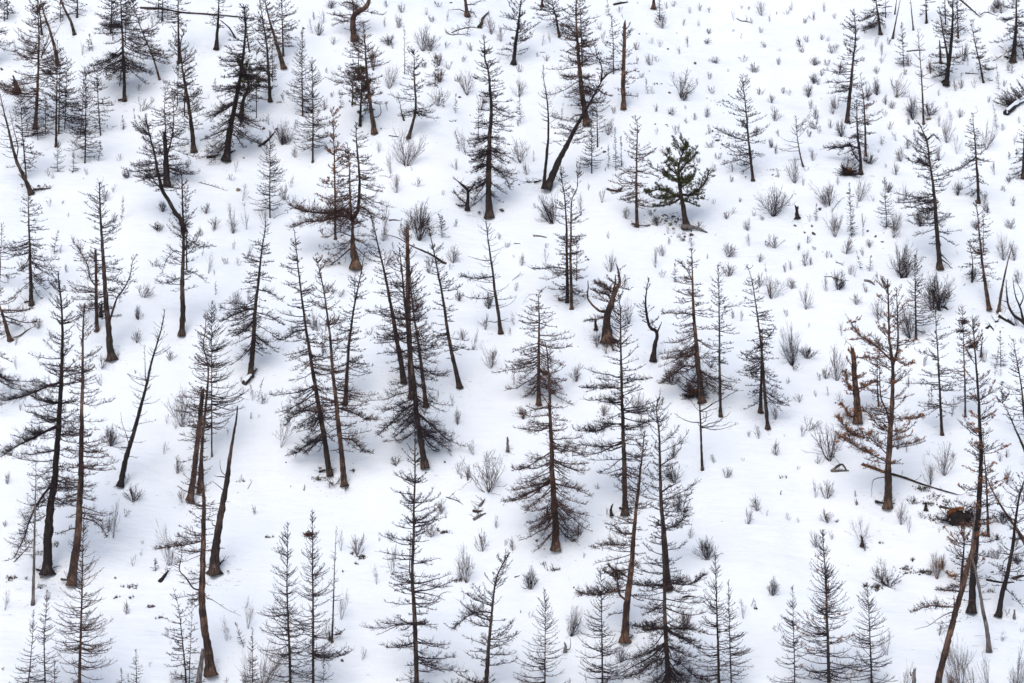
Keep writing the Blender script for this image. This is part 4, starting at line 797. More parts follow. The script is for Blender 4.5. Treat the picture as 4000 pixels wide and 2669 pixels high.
# photo tile | x,y,height[,half width[,type]] ...   types: f fan shrub, d dense dark shrub, l pale sparse shrub, t twig tuft, s sapling, w russet shrub
SHRUBS = '''
00 | 870,1212,75,40,d 815,1097,65,20,t 740,880,60,50,l 330,1202,70,50,l 352,1218,60,18,t 560,378,110,22,l 515,732,70,18,t 945,620,60,18,t 340,1410,70,18,t 770,1310,70,16,t 712,1368,110,38,f 828,1500,170,16,s 778,1515,90,22,t 590,1192,70,12,t 1278,1138,100,48,l 1600,1172,110,22,t 1578,1228,55,30,t 1108,1442,90,30,d 1400,1455,90,48,f 1065,1562,60,48,d 1462,1560,110,40,f 1590,1590,260,60,l 1675,1562,170,40,l 1650,1368,130,35,l 462,1478,50,12,t 505,1080,80,30,l 960,760,120,90,l 1035,700,60,40,l 985,900,150,38,l 1470,634,100,18,s 1422,664,40,12,t 840,887,100,22,s 923,884,150,14,s 671,1098,135,26,s 490,1178,120,30,s 610,350,120,28,s 632,352,80,8,s 105,165,30,8,t 105,350,90,14,t 1040,170,120,14,t 1660,1402,40,14,t 425,1390,45,12,t 1640,850,110,50,f
10 | 422,242,120,25,d 460,160,110,34,l 395,140,110,34,l 385,228,110,22,l 525,304,70,22,t 510,58,70,36,d 876,187,85,14,t 968,190,105,34,f 992,88,85,32,f 905,308,95,45,d 928,332,70,16,t 1138,348,220,62,f 1185,348,160,85,f 1290,326,50,26,t 1312,474,68,26,t 1240,722,140,72,f 1405,420,60,18,t 1436,645,210,66,f 1600,234,190,30,f 1666,284,130,24,f 1530,752,190,34,f 1368,556,56,26,t 1022,1128,300,115,f 1428,1052,220,58,l 180,985,190,62,d 206,985,80,45,f 265,1072,88,26,f 240,1278,90,34,l 197,1364,130,36,f 62,1540,190,50,l 957,1312,190,42,f 1092,1274,80,38,t 1362,1160,100,44,l 1110,1568,230,120,f 1040,1568,110,50,f 870,1568,240,50,l 835,1040,100,30,l 1278,1330,60,16,t 1360,1545,70,18,t 482,498,46,14,t 188,686,66,20,t 465,752,100,26,f 262,880,130,22,l 90,850,90,40,l 1263,1562,110,30,s 1160,104,60,18,t 1196,152,62,28,t 1240,48,50,30,t 1300,146,90,22,l 1738,824,66,14,t 905,604,220,50,f 1250,560,110,60,w 1242,450,120,40,w 800,480,180,50,w 575,740,130,14,s 1355,772,135,16,s 1385,1030,140,16,s 1275,736,140,12,s 1058,1165,44,12,t 1205,760,40,10,t 1436,250,190,26,s 895,755,90,16,t 920,1180,190,40,l 1385,310,70,12,t 885,50,60,24,t 1465,350,80,26,t 330,600,50,14,t 515,662,50,22,t 1150,460,60,30,t 1490,1010,60,20,t
20 | 270,1524,240,80,d 1150,662,220,100,f 942,446,110,30,f 985,420,50,24,t 655,920,150,40,f 1165,684,90,34,d 47,657,160,56,f 55,1108,190,80,f 100,1192,110,26,f 468,1466,160,45,l 520,1296,76,12,t 778,1486,90,34,f 985,1536,90,36,d 945,1470,60,28,t 1266,1550,66,38,f 845,342,80,26,f 1388,432,60,32,d 1325,298,50,28,d 1195,322,90,24,t 1140,370,62,18,t 1685,644,70,42,f 1578,424,60,28,t 1640,492,78,42,f 1662,496,60,22,t 1345,542,72,20,t 1366,640,80,24,t 1262,580,60,18,t 978,762,70,24,f 1085,786,76,30,f 1180,742,34,12,t 1190,842,68,22,t 1246,820,66,22,t 1322,800,100,26,f 1112,918,80,20,t 1136,906,70,16,t 1342,914,80,20,t 1352,1004,66,34,f 1402,1084,70,30,f 1270,1112,60,20,t 1235,1108,50,18,t 1462,1492,76,40,f 1500,1462,70,22,t 1600,1568,100,28,f 1378,1390,60,18,t 1550,1376,46,16,t 1206,92,60,12,t 1164,174,60,14,t 1342,88,46,20,t 1696,104,130,36,f 1692,224,64,26,f 1500,216,34,20,t 1722,326,56,28,t 1280,76,72,16,t 1338,234,60,24,t 1003,322,70,28,l 945,302,60,18,t 234,418,60,28,f 172,390,60,16,t 45,492,70,24,t 1022,192,120,46,f 985,160,60,36,l 730,84,50,24,t 760,130,50,20,l 850,436,60,18,t 600,204,60,24,t 618,290,120,10,t 692,768,60,22,t 285,806,66,26,t 612,1380,130,10,t 58,840,200,22,s 335,828,130,10,s 657,1150,170,16,s 923,642,110,14,s 955,640,70,14,t 665,110,110,16,s 150,1100,70,8,s 1710,112,20,10,t 1510,140,90,12,t 1265,180,70,14,t 1100,45,50,20,t 1050,60,60,16,t 1565,60,40,12,t 1608,66,40,16,t 1560,262,40,16,t 1340,420,34,14,t 1468,490,30,10,t 985,920,60,8,t 1500,1170,80,40,l 1370,1170,100,40,l 1660,930,90,24,f 1640,1472,50,16,t 1700,1502,50,22,t 880,530,50,20,t 205,310,90,22,l 260,290,80,20,t 635,1165,40,8,t 455,1190,120,20,l 890,1110,60,20,t 920,1110,60,10,t 155,1420,50,8,t 40,860,60,14,t 1180,980,50,24,t 1030,1045,60,26,t 1495,1240,60,18,t
30 | 70,442,70,20,f 88,348,36,22,t 235,358,56,28,f 222,322,90,32,f 266,290,70,20,t 368,272,60,12,d 405,284,54,16,t 430,362,76,36,f 465,334,54,24,t 316,446,72,34,d 400,446,66,28,f 366,518,64,30,f 314,572,100,30,d 335,580,60,14,t 275,662,124,26,d 105,638,52,26,t 146,652,50,16,t 26,702,78,34,f 45,824,120,42,f 290,744,88,20,f 325,812,104,30,f 320,880,84,44,f 345,908,60,18,t 284,934,70,24,t 20,1006,80,18,d 50,1048,84,20,f 426,874,76,20,f 500,932,140,36,d 466,746,130,34,f 486,504,96,44,f 438,780,100,18,f 248,162,60,20,t 310,142,76,50,l 155,74,80,22,t 125,102,44,24,t 456,128,60,22,t 382,82,80,20,t 515,202,50,16,f 655,228,52,18,t 876,662,190,70,f 740,648,140,40,d 680,684,130,40,f 800,712,84,26,f 845,742,76,28,f 985,814,180,50,d 955,850,66,24,f 1000,928,70,20,f 870,962,90,24,t 945,1014,96,30,f 905,1098,110,44,f 872,1192,110,30,f 825,884,72,22,t 796,794,50,16,t 772,986,70,26,t 183,1246,220,50,f 415,1400,210,100,f 390,1412,150,80,l 456,1612,210,55,f 622,1372,200,50,f 694,1118,90,42,d 675,1110,60,36,f 306,1094,110,24,f 530,1168,150,40,f 815,1312,96,24,d 890,1386,76,16,t 926,1372,180,20,l 1292,1330,130,28,d 1216,1194,62,30,t 1214,972,210,40,f 1160,1094,150,42,f 1482,1018,210,60,f 1304,802,82,28,f 1165,864,90,26,t 1285,1048,150,18,l 1492,1450,90,22,d 1470,1380,90,26,f 1636,1086,66,28,t 1540,1192,140,16,t 1664,1404,84,22,f 1610,1306,60,16,t 1592,1300,50,12,t 1572,622,190,12,s 1605,588,56,20,t 1312,602,90,26,f 1276,616,90,20,f 1405,600,76,16,t 1330,416,140,22,d 1310,520,40,20,t 742,502,70,24,f 772,432,76,18,t 775,374,110,8,t 728,320,100,14,l 822,304,66,20,t 960,452,90,24,f 930,510,60,20,t 1106,504,120,22,w 860,1560,160,44,f 1650,1560,90,40,f 1215,738,60,12,t 1160,656,80,14,t 1555,882,180,10,s 1595,892,66,20,t 38,1472,240,95,d 240,1264,66,14,t 282,1508,60,12,t 322,1504,120,20,s 475,1262,110,18,l 712,1372,50,12,t 1678,984,80,28,l 1585,90,140,60,f 1545,90,90,40,f 1560,60,80,30,d 1660,502,110,22,s 1360,448,90,18,t 1635,482,80,14,t 1290,400,60,24,t 640,340,50,14,t 530,310,60,30,f 800,1145,50,14,t 750,1040,44,10,t 1090,790,110,60,d 1090,1500,120,70,f 1040,1540,140,40,d 1240,820,80,30,l 1710,840,60,12,t 60,100,40,8,t 10,150,60,10,t 75,930,60,20,t 70,1210,70,14,t 1760,1330,90,16,t 650,420,50,14,t 260,1165,60,40,l 1500,700,70,10,t 600,1420,70,20,t 645,1545,120,16,l 1690,1070,90,16,l 1640,1240,60,24,d 1415,1560,90,30,d 820,1530,80,14,l
01 | 978,492,120,58,f 932,800,110,42,f 692,972,110,36,f 942,642,110,20,d 262,704,100,36,f 756,1504,170,52,d 1240,1366,310,90,f 1156,922,90,38,f 1136,1350,80,26,l 1604,534,120,34,f 1575,532,60,40,l 1488,584,80,40,l 1416,330,180,24,l 1458,340,60,10,t 1590,168,100,18,t 1682,218,100,30,t 1078,40,60,44,d 1055,282,80,50,f 450,322,70,20,t 138,1260,60,16,t 112,982,110,26,l 1718,1194,150,22,l 690,1092,100,40,l 55,384,70,22,t 372,194,160,30,s 410,190,70,14,t 1468,472,86,10,s 1115,1562,110,30,l 805,912,70,10,t 815,530,50,20,t 1535,264,66,24,t 1620,275,70,18,t 1690,510,100,18,l 150,300,80,40,f 1365,75,80,24,f 1455,45,60,16,t 1705,1320,60,10,t 965,625,50,14,t 1375,210,90,10,s 1580,56,110,24,f 1640,1060,40,14,t 105,815,60,14,t 920,1010,40,10,t 1550,1430,60,8,t 1195,1390,70,12,t
02 | 905,332,130,60,d 848,432,80,64,l 742,540,150,24,f 770,580,280,44,l 1208,142,140,50,f 1238,332,110,28,f 32,1072,150,34,l 864,1098,110,28,f 52,212,100,24,f 1538,1280,180,38,l 1690,1196,250,50,l 1570,1272,50,12,t 1015,1460,80,18,l 32,506,60,18,t 1732,420,90,12,t 907,770,90,34,l 960,700,60,24,l 1637,192,60,12,t 150,40,60,12,t 1152,768,340,75,l 1165,768,200,60,l 1060,805,80,24,s 1655,1326,180,26,s 860,200,90,24,l 320,1010,100,30,l 1170,1600,150,26,l 1140,1250,110,10,l 880,1600,110,30,l 1160,1305,50,8,t 970,620,40,12,t 1700,1620,360,80,l 1670,1600,160,40,f 750,60,60,24,l 20,1480,40,16,t 420,150,60,12,t 1535,1590,80,10,t
11 | 1600,972,200,75,f 1110,104,270,80,d 1560,710,130,30,f 1580,568,150,34,d 1402,780,100,36,f 1484,850,160,20,l 390,716,170,26,f 418,722,130,20,f 1338,252,130,60,f 1318,306,60,16,t 1340,1238,110,14,t 1374,1356,140,38,f 170,1512,310,34,l 1482,1562,130,52,l 1560,1612,120,54,l 780,748,60,30,t 795,392,40,22,t 575,484,70,36,f 525,470,90,26,f 880,274,150,44,f 862,108,130,34,f 1105,652,300,60,f 1180,326,140,24,f 1656,96,60,16,t 1704,154,60,20,t 1388,514,90,52,f 10,1204,160,14,s 44,1214,70,16,s 60,1212,90,10,t 455,892,240,20,s 560,840,110,16,s 1240,1170,90,20,l 1365,512,50,20,t 1475,840,30,20,t 235,1212,40,10,t 490,200,40,30,t 1550,680,70,40,l 330,480,60,20,t 930,160,60,10,t 978,60,110,14,s 1730,745,60,14,t 15,1312,40,10,t 1120,1560,60,12,t
12 | 1577,267,320,135,f 1258,417,120,54,f 1188,572,120,62,f 1430,884,290,70,f 1402,866,240,80,l 1540,668,170,52,f 1634,512,100,18,t 692,697,170,58,f 580,668,160,36,l 818,896,150,34,l 934,830,230,70,l 722,1414,120,22,l 577,1140,240,24,l 1374,146,120,44,l 1440,188,120,34,f 1398,178,60,10,t 45,1612,400,100,f 1410,1000,70,20,l 838,605,80,16,l 500,235,60,20,t 530,215,70,60,f 955,88,90,66,f 458,1568,160,22,s 1060,1600,170,24,s 605,250,50,40,t 235,236,30,6,t 330,262,50,12,t 1290,440,60,24,l 1700,640,90,34,l 490,1268,200,60,l 1350,1600,80,60,d 1480,1580,60,80,d
21 | 435,1064,140,58,f 578,820,130,34,d 866,1285,190,60,f 975,288,170,44,l 1022,210,100,30,f 668,318,170,50,f 762,420,90,16,f 1470,217,110,68,f 1472,348,110,62,f 795,672,200,50,f 1060,902,80,26,f 1103,388,130,26,s 1684,418,110,42,f 1682,252,80,26,f 1500,636,80,24,f 1022,1218,70,20,t 1678,1452,170,48,l 66,274,100,22,f 15,224,44,10,t 658,94,80,16,t 228,248,100,26,l 234,156,50,18,t 1615,142,96,22,t 28,448,80,14,t 1088,1086,120,60,d 340,784,80,24,l 1066,130,60,16,t 1152,110,70,22,f 1220,150,120,22,s 1022,360,70,26,t 1556,654,110,10,t 1738,146,70,28,f 1352,972,80,40,f 640,870,90,24,f 690,850,100,50,w 625,1300,90,36,w 880,1390,110,44,f 15,680,100,34,l 15,1085,110,18,l 1060,60,90,20,l 1095,60,60,20,l 1330,230,50,8,t 495,510,60,6,t 1730,320,80,20,l 1610,1440,60,14,t 1100,1568,120,30,f 1630,1000,60,20,t 75,1320,110,50,w 1605,40,60,16,t 1525,490,30,14,t
22 | 1325,727,180,66,d 1212,584,130,52,l 1458,172,100,38,f 1670,394,130,46,f 1604,484,130,32,f 126,928,170,60,d 405,1248,240,48,d 120,1124,90,20,l 450,572,140,54,f 1105,204,160,58,d 1130,404,150,46,f 1178,1205,170,52,w 738,1424,150,50,f 1572,1130,150,24,l 1624,1044,90,30,l 576,252,66,22,t 238,796,60,26,l 278,800,60,38,l 1372,68,76,18,t 1572,60,44,14,t 1658,1046,60,16,l 665,624,100,10,l 5,664,110,18,f 1090,40,60,34,d 645,420,60,10,t 488,716,60,6,t 640,1600,150,30,l 395,1600,80,8,t 60,1090,40,10,t 965,1200,80,50,w 90,220,90,40,l 515,1600,90,8,s 1735,430,50,16,t 260,500,50,30,f 1200,1568,60,20,t
31 | 165,956,310,70,d 178,990,60,40,t 25,500,200,78,f 158,434,90,46,f 258,572,200,46,f 265,906,110,60,d 395,1048,110,36,f 355,1058,80,10,t 467,1058,290,40,f 600,540,90,42,f 478,438,150,54,d 910,360,260,95,d 940,358,170,60,f 1165,578,280,140,d 1120,570,220,110,f 750,644,180,52,f 960,762,280,60,d 210,1204,76,34,f 128,622,80,16,t 500,752,120,30,l 518,820,60,20,l 1472,932,130,24,f 1045,880,80,40,l 1062,962,110,18,t 530,196,150,46,f 205,168,70,24,f 254,278,130,12,f 290,272,80,16,f 45,156,110,54,f 320,168,36,22,t 690,154,80,30,f 448,40,130,26,f 855,86,180,30,f 1600,238,220,44,f 1675,242,170,44,f 1700,394,110,34,f 1505,432,80,12,t 1730,805,70,22,t 1542,1026,190,14,s 325,1168,60,10,t 50,1322,130,30,f 955,1102,90,16,f 400,222,60,20,t 428,220,40,14,t 555,336,90,20,f 590,354,110,12,t 750,385,80,10,t 668,460,80,26,t 630,302,130,14,s 690,314,110,20,s 568,88,190,14,s 643,78,110,8,s 1395,372,110,30,d 155,306,120,20,l 115,322,90,8,t 1408,656,70,30,f 1250,1302,160,14,t 46,1562,120,36,f 1215,1610,150,50,l 1010,1490,90,14,t 882,1524,230,34,f 410,1162,60,8,s 115,1440,34,14,t 275,695,50,6,t 396,450,160,12,t 1580,1030,70,8,t 130,1080,70,20,t 485,1230,100,50,l 1110,1198,110,12,s 1095,1220,90,12,s 860,40,40,30,t 270,125,70,22,t 940,1550,60,8,t 1340,410,24,8,t 420,1600,320,130,f 270,1400,120,90,l 230,1440,90,30,t 1780,470,70,20,t 1290,200,30,8,t 1690,680,90,20,f 1100,1568,60,20,l 1620,1580,80,24,f 645,210,80,6,t
32 | 1305,1640,480,85,f 1400,1640,300,70,l 1165,1245,120,66,l 1500,1640,290,66,l 1700,1650,400,90,f 1590,1282,80,46,l 918,1640,260,56,l 808,1377,260,26,l 780,895,200,90,f 742,860,150,50,l 825,905,90,80,d 640,622,220,76,l 660,660,80,30,t 905,487,190,32,f 960,543,130,26,l 405,473,110,60,f 328,644,130,44,f 400,312,160,52,f 325,307,140,36,l 985,346,62,46,d 1106,220,220,50,f 1200,155,220,70,f 340,74,90,26,f 428,35,50,24,d 30,970,140,46,d 52,1218,90,34,l 204,114,46,14,t 137,460,66,18,t 207,478,60,12,t 598,302,60,12,t 602,360,60,14,t 1360,1118,80,14,t 1622,1100,60,20,t 1625,215,140,40,f 1050,262,40,60,d 470,475,30,34,t 433,594,80,10,t 1260,40,60,14,t 1150,860,190,60,w 1190,800,120,30,w 1160,540,60,20,t 1090,830,70,50,d 1700,760,110,40,d 1580,60,80,20,f 1150,1640,60,30,t 1045,440,60,20,t 60,20,40,14,t 1530,960,60,50,l 1720,1220,60,30,l 1640,1640,200,60,l 1250,1640,160,50,w 1600,485,120,55,d 1560,725,100,55,f 1555,590,60,30,d 1700,620,90,40,f 1480,700,60,30,f 1735,330,120,40,f 1570,330,90,40,f
'''
# photo tile | x,y,radius[,t tan]
ROCKS = '''
00 | 1618,1296,22,t 12,474,18 16,578,8 108,490,10 262,1266,14 575,388,5 1660,1075,9 568,1215,6
10 | 325,195,14 1384,664,16 1270,508,7 1030,950,17 850,876,9 1178,362,8 1458,786,7 1500,968,8 140,880,18 50,878,20 1236,598,5 1355,828,6 1330,830,5 1325,22,14 670,300,12 1518,1448,14 1672,1432,20 1020,1138,6
20 | 855,22,7 865,233,9 915,233,7 1120,227,6 1060,336,11 1245,434,17 840,485,14 858,490,10 935,486,9 986,570,10 1018,573,9 970,578,6 1072,633,15 1326,670,8 1355,688,5 1432,684,10 1472,692,7 1398,714,7 1418,720,6 1072,773,15 974,848,10 1050,850,10 1060,860,8 1365,896,14 1396,958,22 1460,978,9 1420,1010,7 630,1038,16 288,353,6 50,1260,9 1040,1466,16 1102,1476,18 1048,1506,18 1084,1526,16,t 1130,1490,12 1112,1510,12 1058,1490,10,t 1025,1472,10 1098,1556,12,t 1076,1535,10 900,1468,8 1165,1510,10 1140,1532,9 1590,1205,8 1440,770,5 678,930,6 1200,576,6
30 | 363,672,6 350,1428,18 545,1318,14 578,1326,8 556,1390,13 558,1158,12 580,1340,7 30,1192,13 56,1202,9 590,1122,11 185,1322,8 955,1075,6,t 1090,812,20,t 875,660,16,t 1708,472,4
01 | 285,0,1
02 | 285,848,16 1552,806,10 1620,272,6 782,230,7 828,226,6 1110,1098,5
11 | 405,208,5
12 | 585,1416,18 557,1390,10 205,66,8 1286,64,10 1338,106,5 1340,282,6 440,103,14,t
21 | 500,217,13 1165,102,18,t 1225,66,18 1386,67,6 1178,78,8 1098,22,10,t 348,405,10 325,432,12 450,828,4 1022,902,8 570,690,16 845,890,4,t
22 | 312,661,22,t 166,600,16 185,652,8 220,655,8 1430,469,7 895,1262,8 52,563,6 1418,240,3 1650,1010,4
31 | 312,60,26 250,52,14 185,3,14 300,8,14 680,43,14 732,78,15 778,116,12 786,54,6 1070,222,9 1045,225,6 782,160,5 372,184,6 1270,474,5,t 1330,412,5 1175,190,6 1598,698,6 1232,775,4
32 | 1030,830,12 940,822,14 900,790,9 1250,905,14 1465,948,12 1525,815,14 545,770,5 990,822,8 1150,353,10 1110,360,8 1190,520,7 1560,575,14 840,25,4
'''
# logs lying on the snow: tile | width | points | label   (twig amount after width)
LOGS = '''
00 | 16 0.05 | 955,58 1100,68 1240,92 1420,104 1600,120 1745,138 | long dark fallen trunk lying right across the slope near the upper left | fallen_log
00 | 5 .3 | 285,378 340,290 390,210 432,128 | thin fallen branch slanting up to the right between two leaning trunks | fallen_branch
00 | 4 .3 | 490,980 520,955 545,930 | short thin branch lying left of the tidy paired young larch | fallen_branch
00 | 6 .8 | 1350,1242 1400,1255 1470,1275 1540,1300 | thin twiggy fallen branch on the snow left of a tan rock | fallen_branch
00 | 22 0 | 1405,1072 1450,1068 1497,1056 | dark log piece lying left of the massive dark larch's foot | fallen_log
00 | 16 0 | 1560,1042 1597,1028 | short root piece right behind the massive dark larch's foot | root_piece
00 | 14 0 | 802,682 840,676 862,660 | flat dark root at the foot of the big old drooping larch | root_piece
00 | 16 .2 | 225,1292 280,1290 338,1285 | root log stretching right from the curved old larch's foot | fallen_log
10 | 22 .1 | 18,1000 60,975 100,940 125,905 | dark bent log standing out of the snow beside a dark shrub, upper left middle | fallen_log
10 | 10 .4 | 1330,225 1380,205 1460,188 1530,196 1548,180 | long curly dead branch lying under the broken reddish stub at the top | fallen_branch
10 | 9 .3 | 1290,218 1330,240 1380,235 1436,242 | lower of two dead branches lying below the reddish top stub | fallen_branch
10 | 26 .1 | 1515,190 1535,165 1545,130 1580,90 | hooked dark root standing in snow right of the lying dead branches | root_piece
10 | 10 0 | 905,924 940,930 970,932 | small dark log left of the large fan shrub below the snake-bent larch | fallen_log
10 | 4 .2 | 840,1198 875,1200 908,1212 | thin curved stick lying on snow right of the fork-trunked orange larch | fallen_branch
10 | 14 0 | 905,1502 940,1500 978,1504 | flat dark log lying on snow left of a big fan shrub's stems | fallen_log
10 | 3 .4 | 120,1488 160,1462 215,1450 | thin bent twig lying on the snow right of the lone straight young larch | fallen_branch
10 | 8 0 | 785,1470 792,1520 802,1568 | thin bare dead stick standing beside the fork-trunked orange larch | fallen_branch
20 | 20 .1 | 690,34 730,28 785,18 | dark log with a raised broken end, lying near the top border | fallen_log
20 | 10 .4 | 1530,128 1560,145 1600,150 1632,160 | crooked dark branch lying on the open upper slope | fallen_branch
20 | 8 0 | 192,357 225,358 | short dark stick lying left of the tallest top-border larch | fallen_branch
20 | 12 .2 | 152,1240 190,1232 205,1225 | dark root at the left of the leaning and crooked pair's shared foot | root_piece
20 | 12 .1 | 100,1238 128,1242 | short dark log lying left of the leaning pair's foot | fallen_log
20 | 24 .2 | 645,1288 680,1302 745,1306 | dark chunk of broken wood lying left of the bent-topped slim larch | fallen_log
20 | 20 .1 | 705,1306 735,1300 748,1285 | splintered end piece of the dark broken wood chunk | fallen_log
20 | 14 .1 | 815,1522 850,1535 895,1540 | dark root spread at the foot of the bent-topped slim larch | root_piece
20 | 4 .4 | 1240,1318 1280,1340 1330,1364 | thin dead branch lying right of the wide green pine | fallen_branch
21 | 34 0 | 1150,8 1200,18 1260,25 1320,52 | thick grey root lying downhill from the wide green pine | root_piece
21 | 18 0 | 145,74 190,78 234,86 | grey log lying alone left of the tight twin larches | fallen_log
21 | 10 0 | 15,126 55,127 | small dark log near a grey log, left of the twin larches | fallen_log
21 | 16 .2 | 315,508 350,512 385,505 | dark root left of the tight twin larches' feet | root_piece
21 | 3 .3 | 0,378 30,355 62,338 | thin bent stick lying left of kinked-tip broad larch | fallen_branch
21 | 14 0 | 940,1 896,8 | half-buried dark log left of the grey pine root | fallen_log
30 | 14 .6 | 1310,2 1360,45 1400,80 1442,120 | fallen twiggy dead trunk sloping down right from the top border | fallen_log
30 | 9 .6 | 1440,105 1480,85 1530,100 1560,112 | crooked dead branch crossing the snow left of upper right corner larch | fallen_branch
30 | 10 .2 | 1342,500 1400,505 1468,508 | thin fallen pole lying at the foot of the slim left-leaning larch | fallen_log
30 | 14 .1 | 945,352 1010,346 1070,344 | short dead log hanging among shrubs behind the slim reddish larch | fallen_log
30 | 5 .3 | 435,1440 470,1390 500,1355 | bent twig lying across the snow between two fan shrubs | fallen_branch
30 | 18 .1 | 1185,558 1210,550 1235,560 | dark swollen root at the foot of the black V-shaped larch | root_piece
30 | 12 .2 | 1610,385 1650,400 1690,405 | dark root left of the upper right corner larch's foot | root_piece
31 | 7 .3 | 380,352 430,352 475,372 550,380 | dark fallen branch lying through a low dense shrub on the open slope | fallen_branch
31 | 26 .1 | 655,380 690,388 722,408 | splintered grey log lying alone on the slope left of the big fan shrub | fallen_log
31 | 7 .1 | 462,254 490,262 515,278 | small broken stick on the open upper right snow | fallen_branch
31 | 12 .2 | 92,766 150,745 190,720 232,692 | curved bare log | skip
31 | 34 .3 | 1575,615 1610,645 1670,682 | thick charred log lying in the snow below the charred curved trunk | fallen_log
31 | 18 .5 | 1485,705 1510,690 1535,718 | small charred branchy log left of the thick charred log | fallen_log
31 | 14 .2 | 1545,660 1565,658 | charred chunk between two burnt logs near the right border | fallen_log
31 | 22 .2 | 1180,560 1200,562 1222,578 | dark log end at the foot of the huge fan shrub | fallen_log
01 | 12 .1 | 92,766 140,752 185,718 232,692 | curved grey log lying right of the left-border leaning trunk | fallen_log
01 | 8 0 | 84,331 142,335 | short dark stick lying left of the layered larch's foot | fallen_branch
01 | 36 .05 | 1658,1080 1700,1040 1742,990 | dark split log leaning by the foot of the flat-boughed larch | fallen_log
01 | 12 .1 | 165,525 200,520 235,528 | dark roots at the foot of the layered larch at left | root_piece
02 | 30 .1 | 1085,880 1115,850 1140,815 | short charred log with snow on it, left of the orange-footed curving larch | fallen_log
02 | 5 0 | 1685,246 1718,190 | lone thin stick lying aslant on empty snow right of the bleached snag | fallen_branch
02 | 18 .3 | 250,795 290,805 350,790 | black roots around the foot of the tallest black larch | root_piece
02 | 10 1.6 | 95,745 140,700 180,660 | charred twiggy branch lying left of the slim bare grey larch | fallen_branch
02 | 20 .2 | 415,860 440,868 480,870 | dark root left of the flared brown-footed larch | root_piece
02 | 20 .2 | 1480,770 1500,755 1520,735 | dark root behind the bleached pointed snag's foot | root_piece
12 | 9 .1 | 1292,302 1350,322 1380,335 1408,354 | thin broken dead branch sloping down right from a fan shrub | fallen_branch
12 | 28 .3 | 1480,455 1515,440 1555,420 | lower grey driftwood-like log lying below the large fan shrub | fallen_log
12 | 24 .3 | 1480,395 1505,405 1535,400 | middle dark broken log piece below the large fan shrub | fallen_log
12 | 24 .05 | 1522,366 1540,345 1552,328 | upper small grey log piece below the large fan shrub | fallen_log
12 | 16 .4 | 430,130 470,120 520,118 | charred root tangle left of the two tall leaning larches' feet | root_piece
22 | 10 0 | 18,848 50,838 | thin flat log lying left of a dense round shrub near bottom centre | fallen_log
22 | 18 .2 | 730,375 765,385 830,378 | dark roots around the tall evenly spaced larch's foot | root_piece
22 | 22 .6 | 890,1200 960,1208 1060,1192 | dark twiggy branch mass lying behind the long-skirted front larch | fallen_branch
22 | 18 0 | 1160,985 1200,980 1240,982 | dark low hummock of bark and earth right of the long-skirted larch | fallen_log
22 | 14 .2 | 775,1270 800,1265 825,1245 | dark roots right of the contorted orange-brown larch's foot | root_piece
32 | 20 .1 | 640,84 720,112 790,140 860,158 950,185 1050,222 1160,256 1285,292 | long fallen trunk crossing in front of the large rust-tinted larch's foot, sloping right | fallen_log
32 | 26 .1 | 430,122 470,128 540,126 | grey forked driftwood lying on the snow left of the rust-tinted larch | fallen_log
32 | 20 .05 | 445,115 480,90 505,82 535,125 | arched grey root standing beside the grey forked driftwood | root_piece
32 | 18 .2 | 730,330 780,345 860,350 | black roots at the foot of the large rust-tinted larch | root_piece
32 | 24 .2 | 1170,365 1205,380 1240,385 | dark log end left of the upturned root plate | fallen_log
32 | 22 .3 | 1485,865 1540,880 1600,888 1670,885 | dark fallen log behind the black right-leaning larch's foot | fallen_log
32 | 28 .3 | 1665,860 1700,850 1745,840 | reddish fallen log end at the right border in the lower part | fallen_log
32 | 8 .6 | 770,870 800,905 860,930 | bent dead branch under the fan shrub right of centre bottom | fallen_branch
32 | 7 .1 | 500,285 495,288 510,280 | tiny dark stick | skip
'''
# stumps: tile | x,y height width tint | label
STUMPS = '''
30 | 200,1477,66,34,k | dark notched stump on the open slope beside a huge fan shrub
11 | 1712,1526,72,26,g | short grey stump standing alone on smooth snow near the picture's middle
22 | 677,416,56,22,k | short dark stump left of the tall evenly spaced larch's foot
32 | 985,1660,165,48,g | thick grey-brown broken stump at the bottom border
32 | 1676,1112,38,20,g | small pale stump right of the black right-leaning larch
32 | 88,286,26,8,k | tiny dark stub on the empty snow lower right
32 | 640,622,50,26,k | dark small stump under pale shrub below the rust-tinted larch
32 | 1075,380,34,26,k | small black stump among ground litter right of the rust-tinted larch
22 | 363,1342,44,26,g | broken grey stump with a curled stick, bottom centre
01 | 685,612,76,28,k | dark jagged stump between the limb-raised old larch and snapped trunk
21 | 570,700,50,24,k | low dark stub left of the twisted ancient trunk
00 | 108,618,60,52,r | upturned reddish root stump near the upper left border
00 | 96,560,40,20,k | dark splinter standing behind the upturned reddish root stump
22 | 240,412,46,18,k | small dark stub just left of the great drooping larch's trunk
12 | 500,1262,46,16,d | dark stub beside the spiky thin larch's foot
31 | 1225,1175,1,1,k | skip
'''
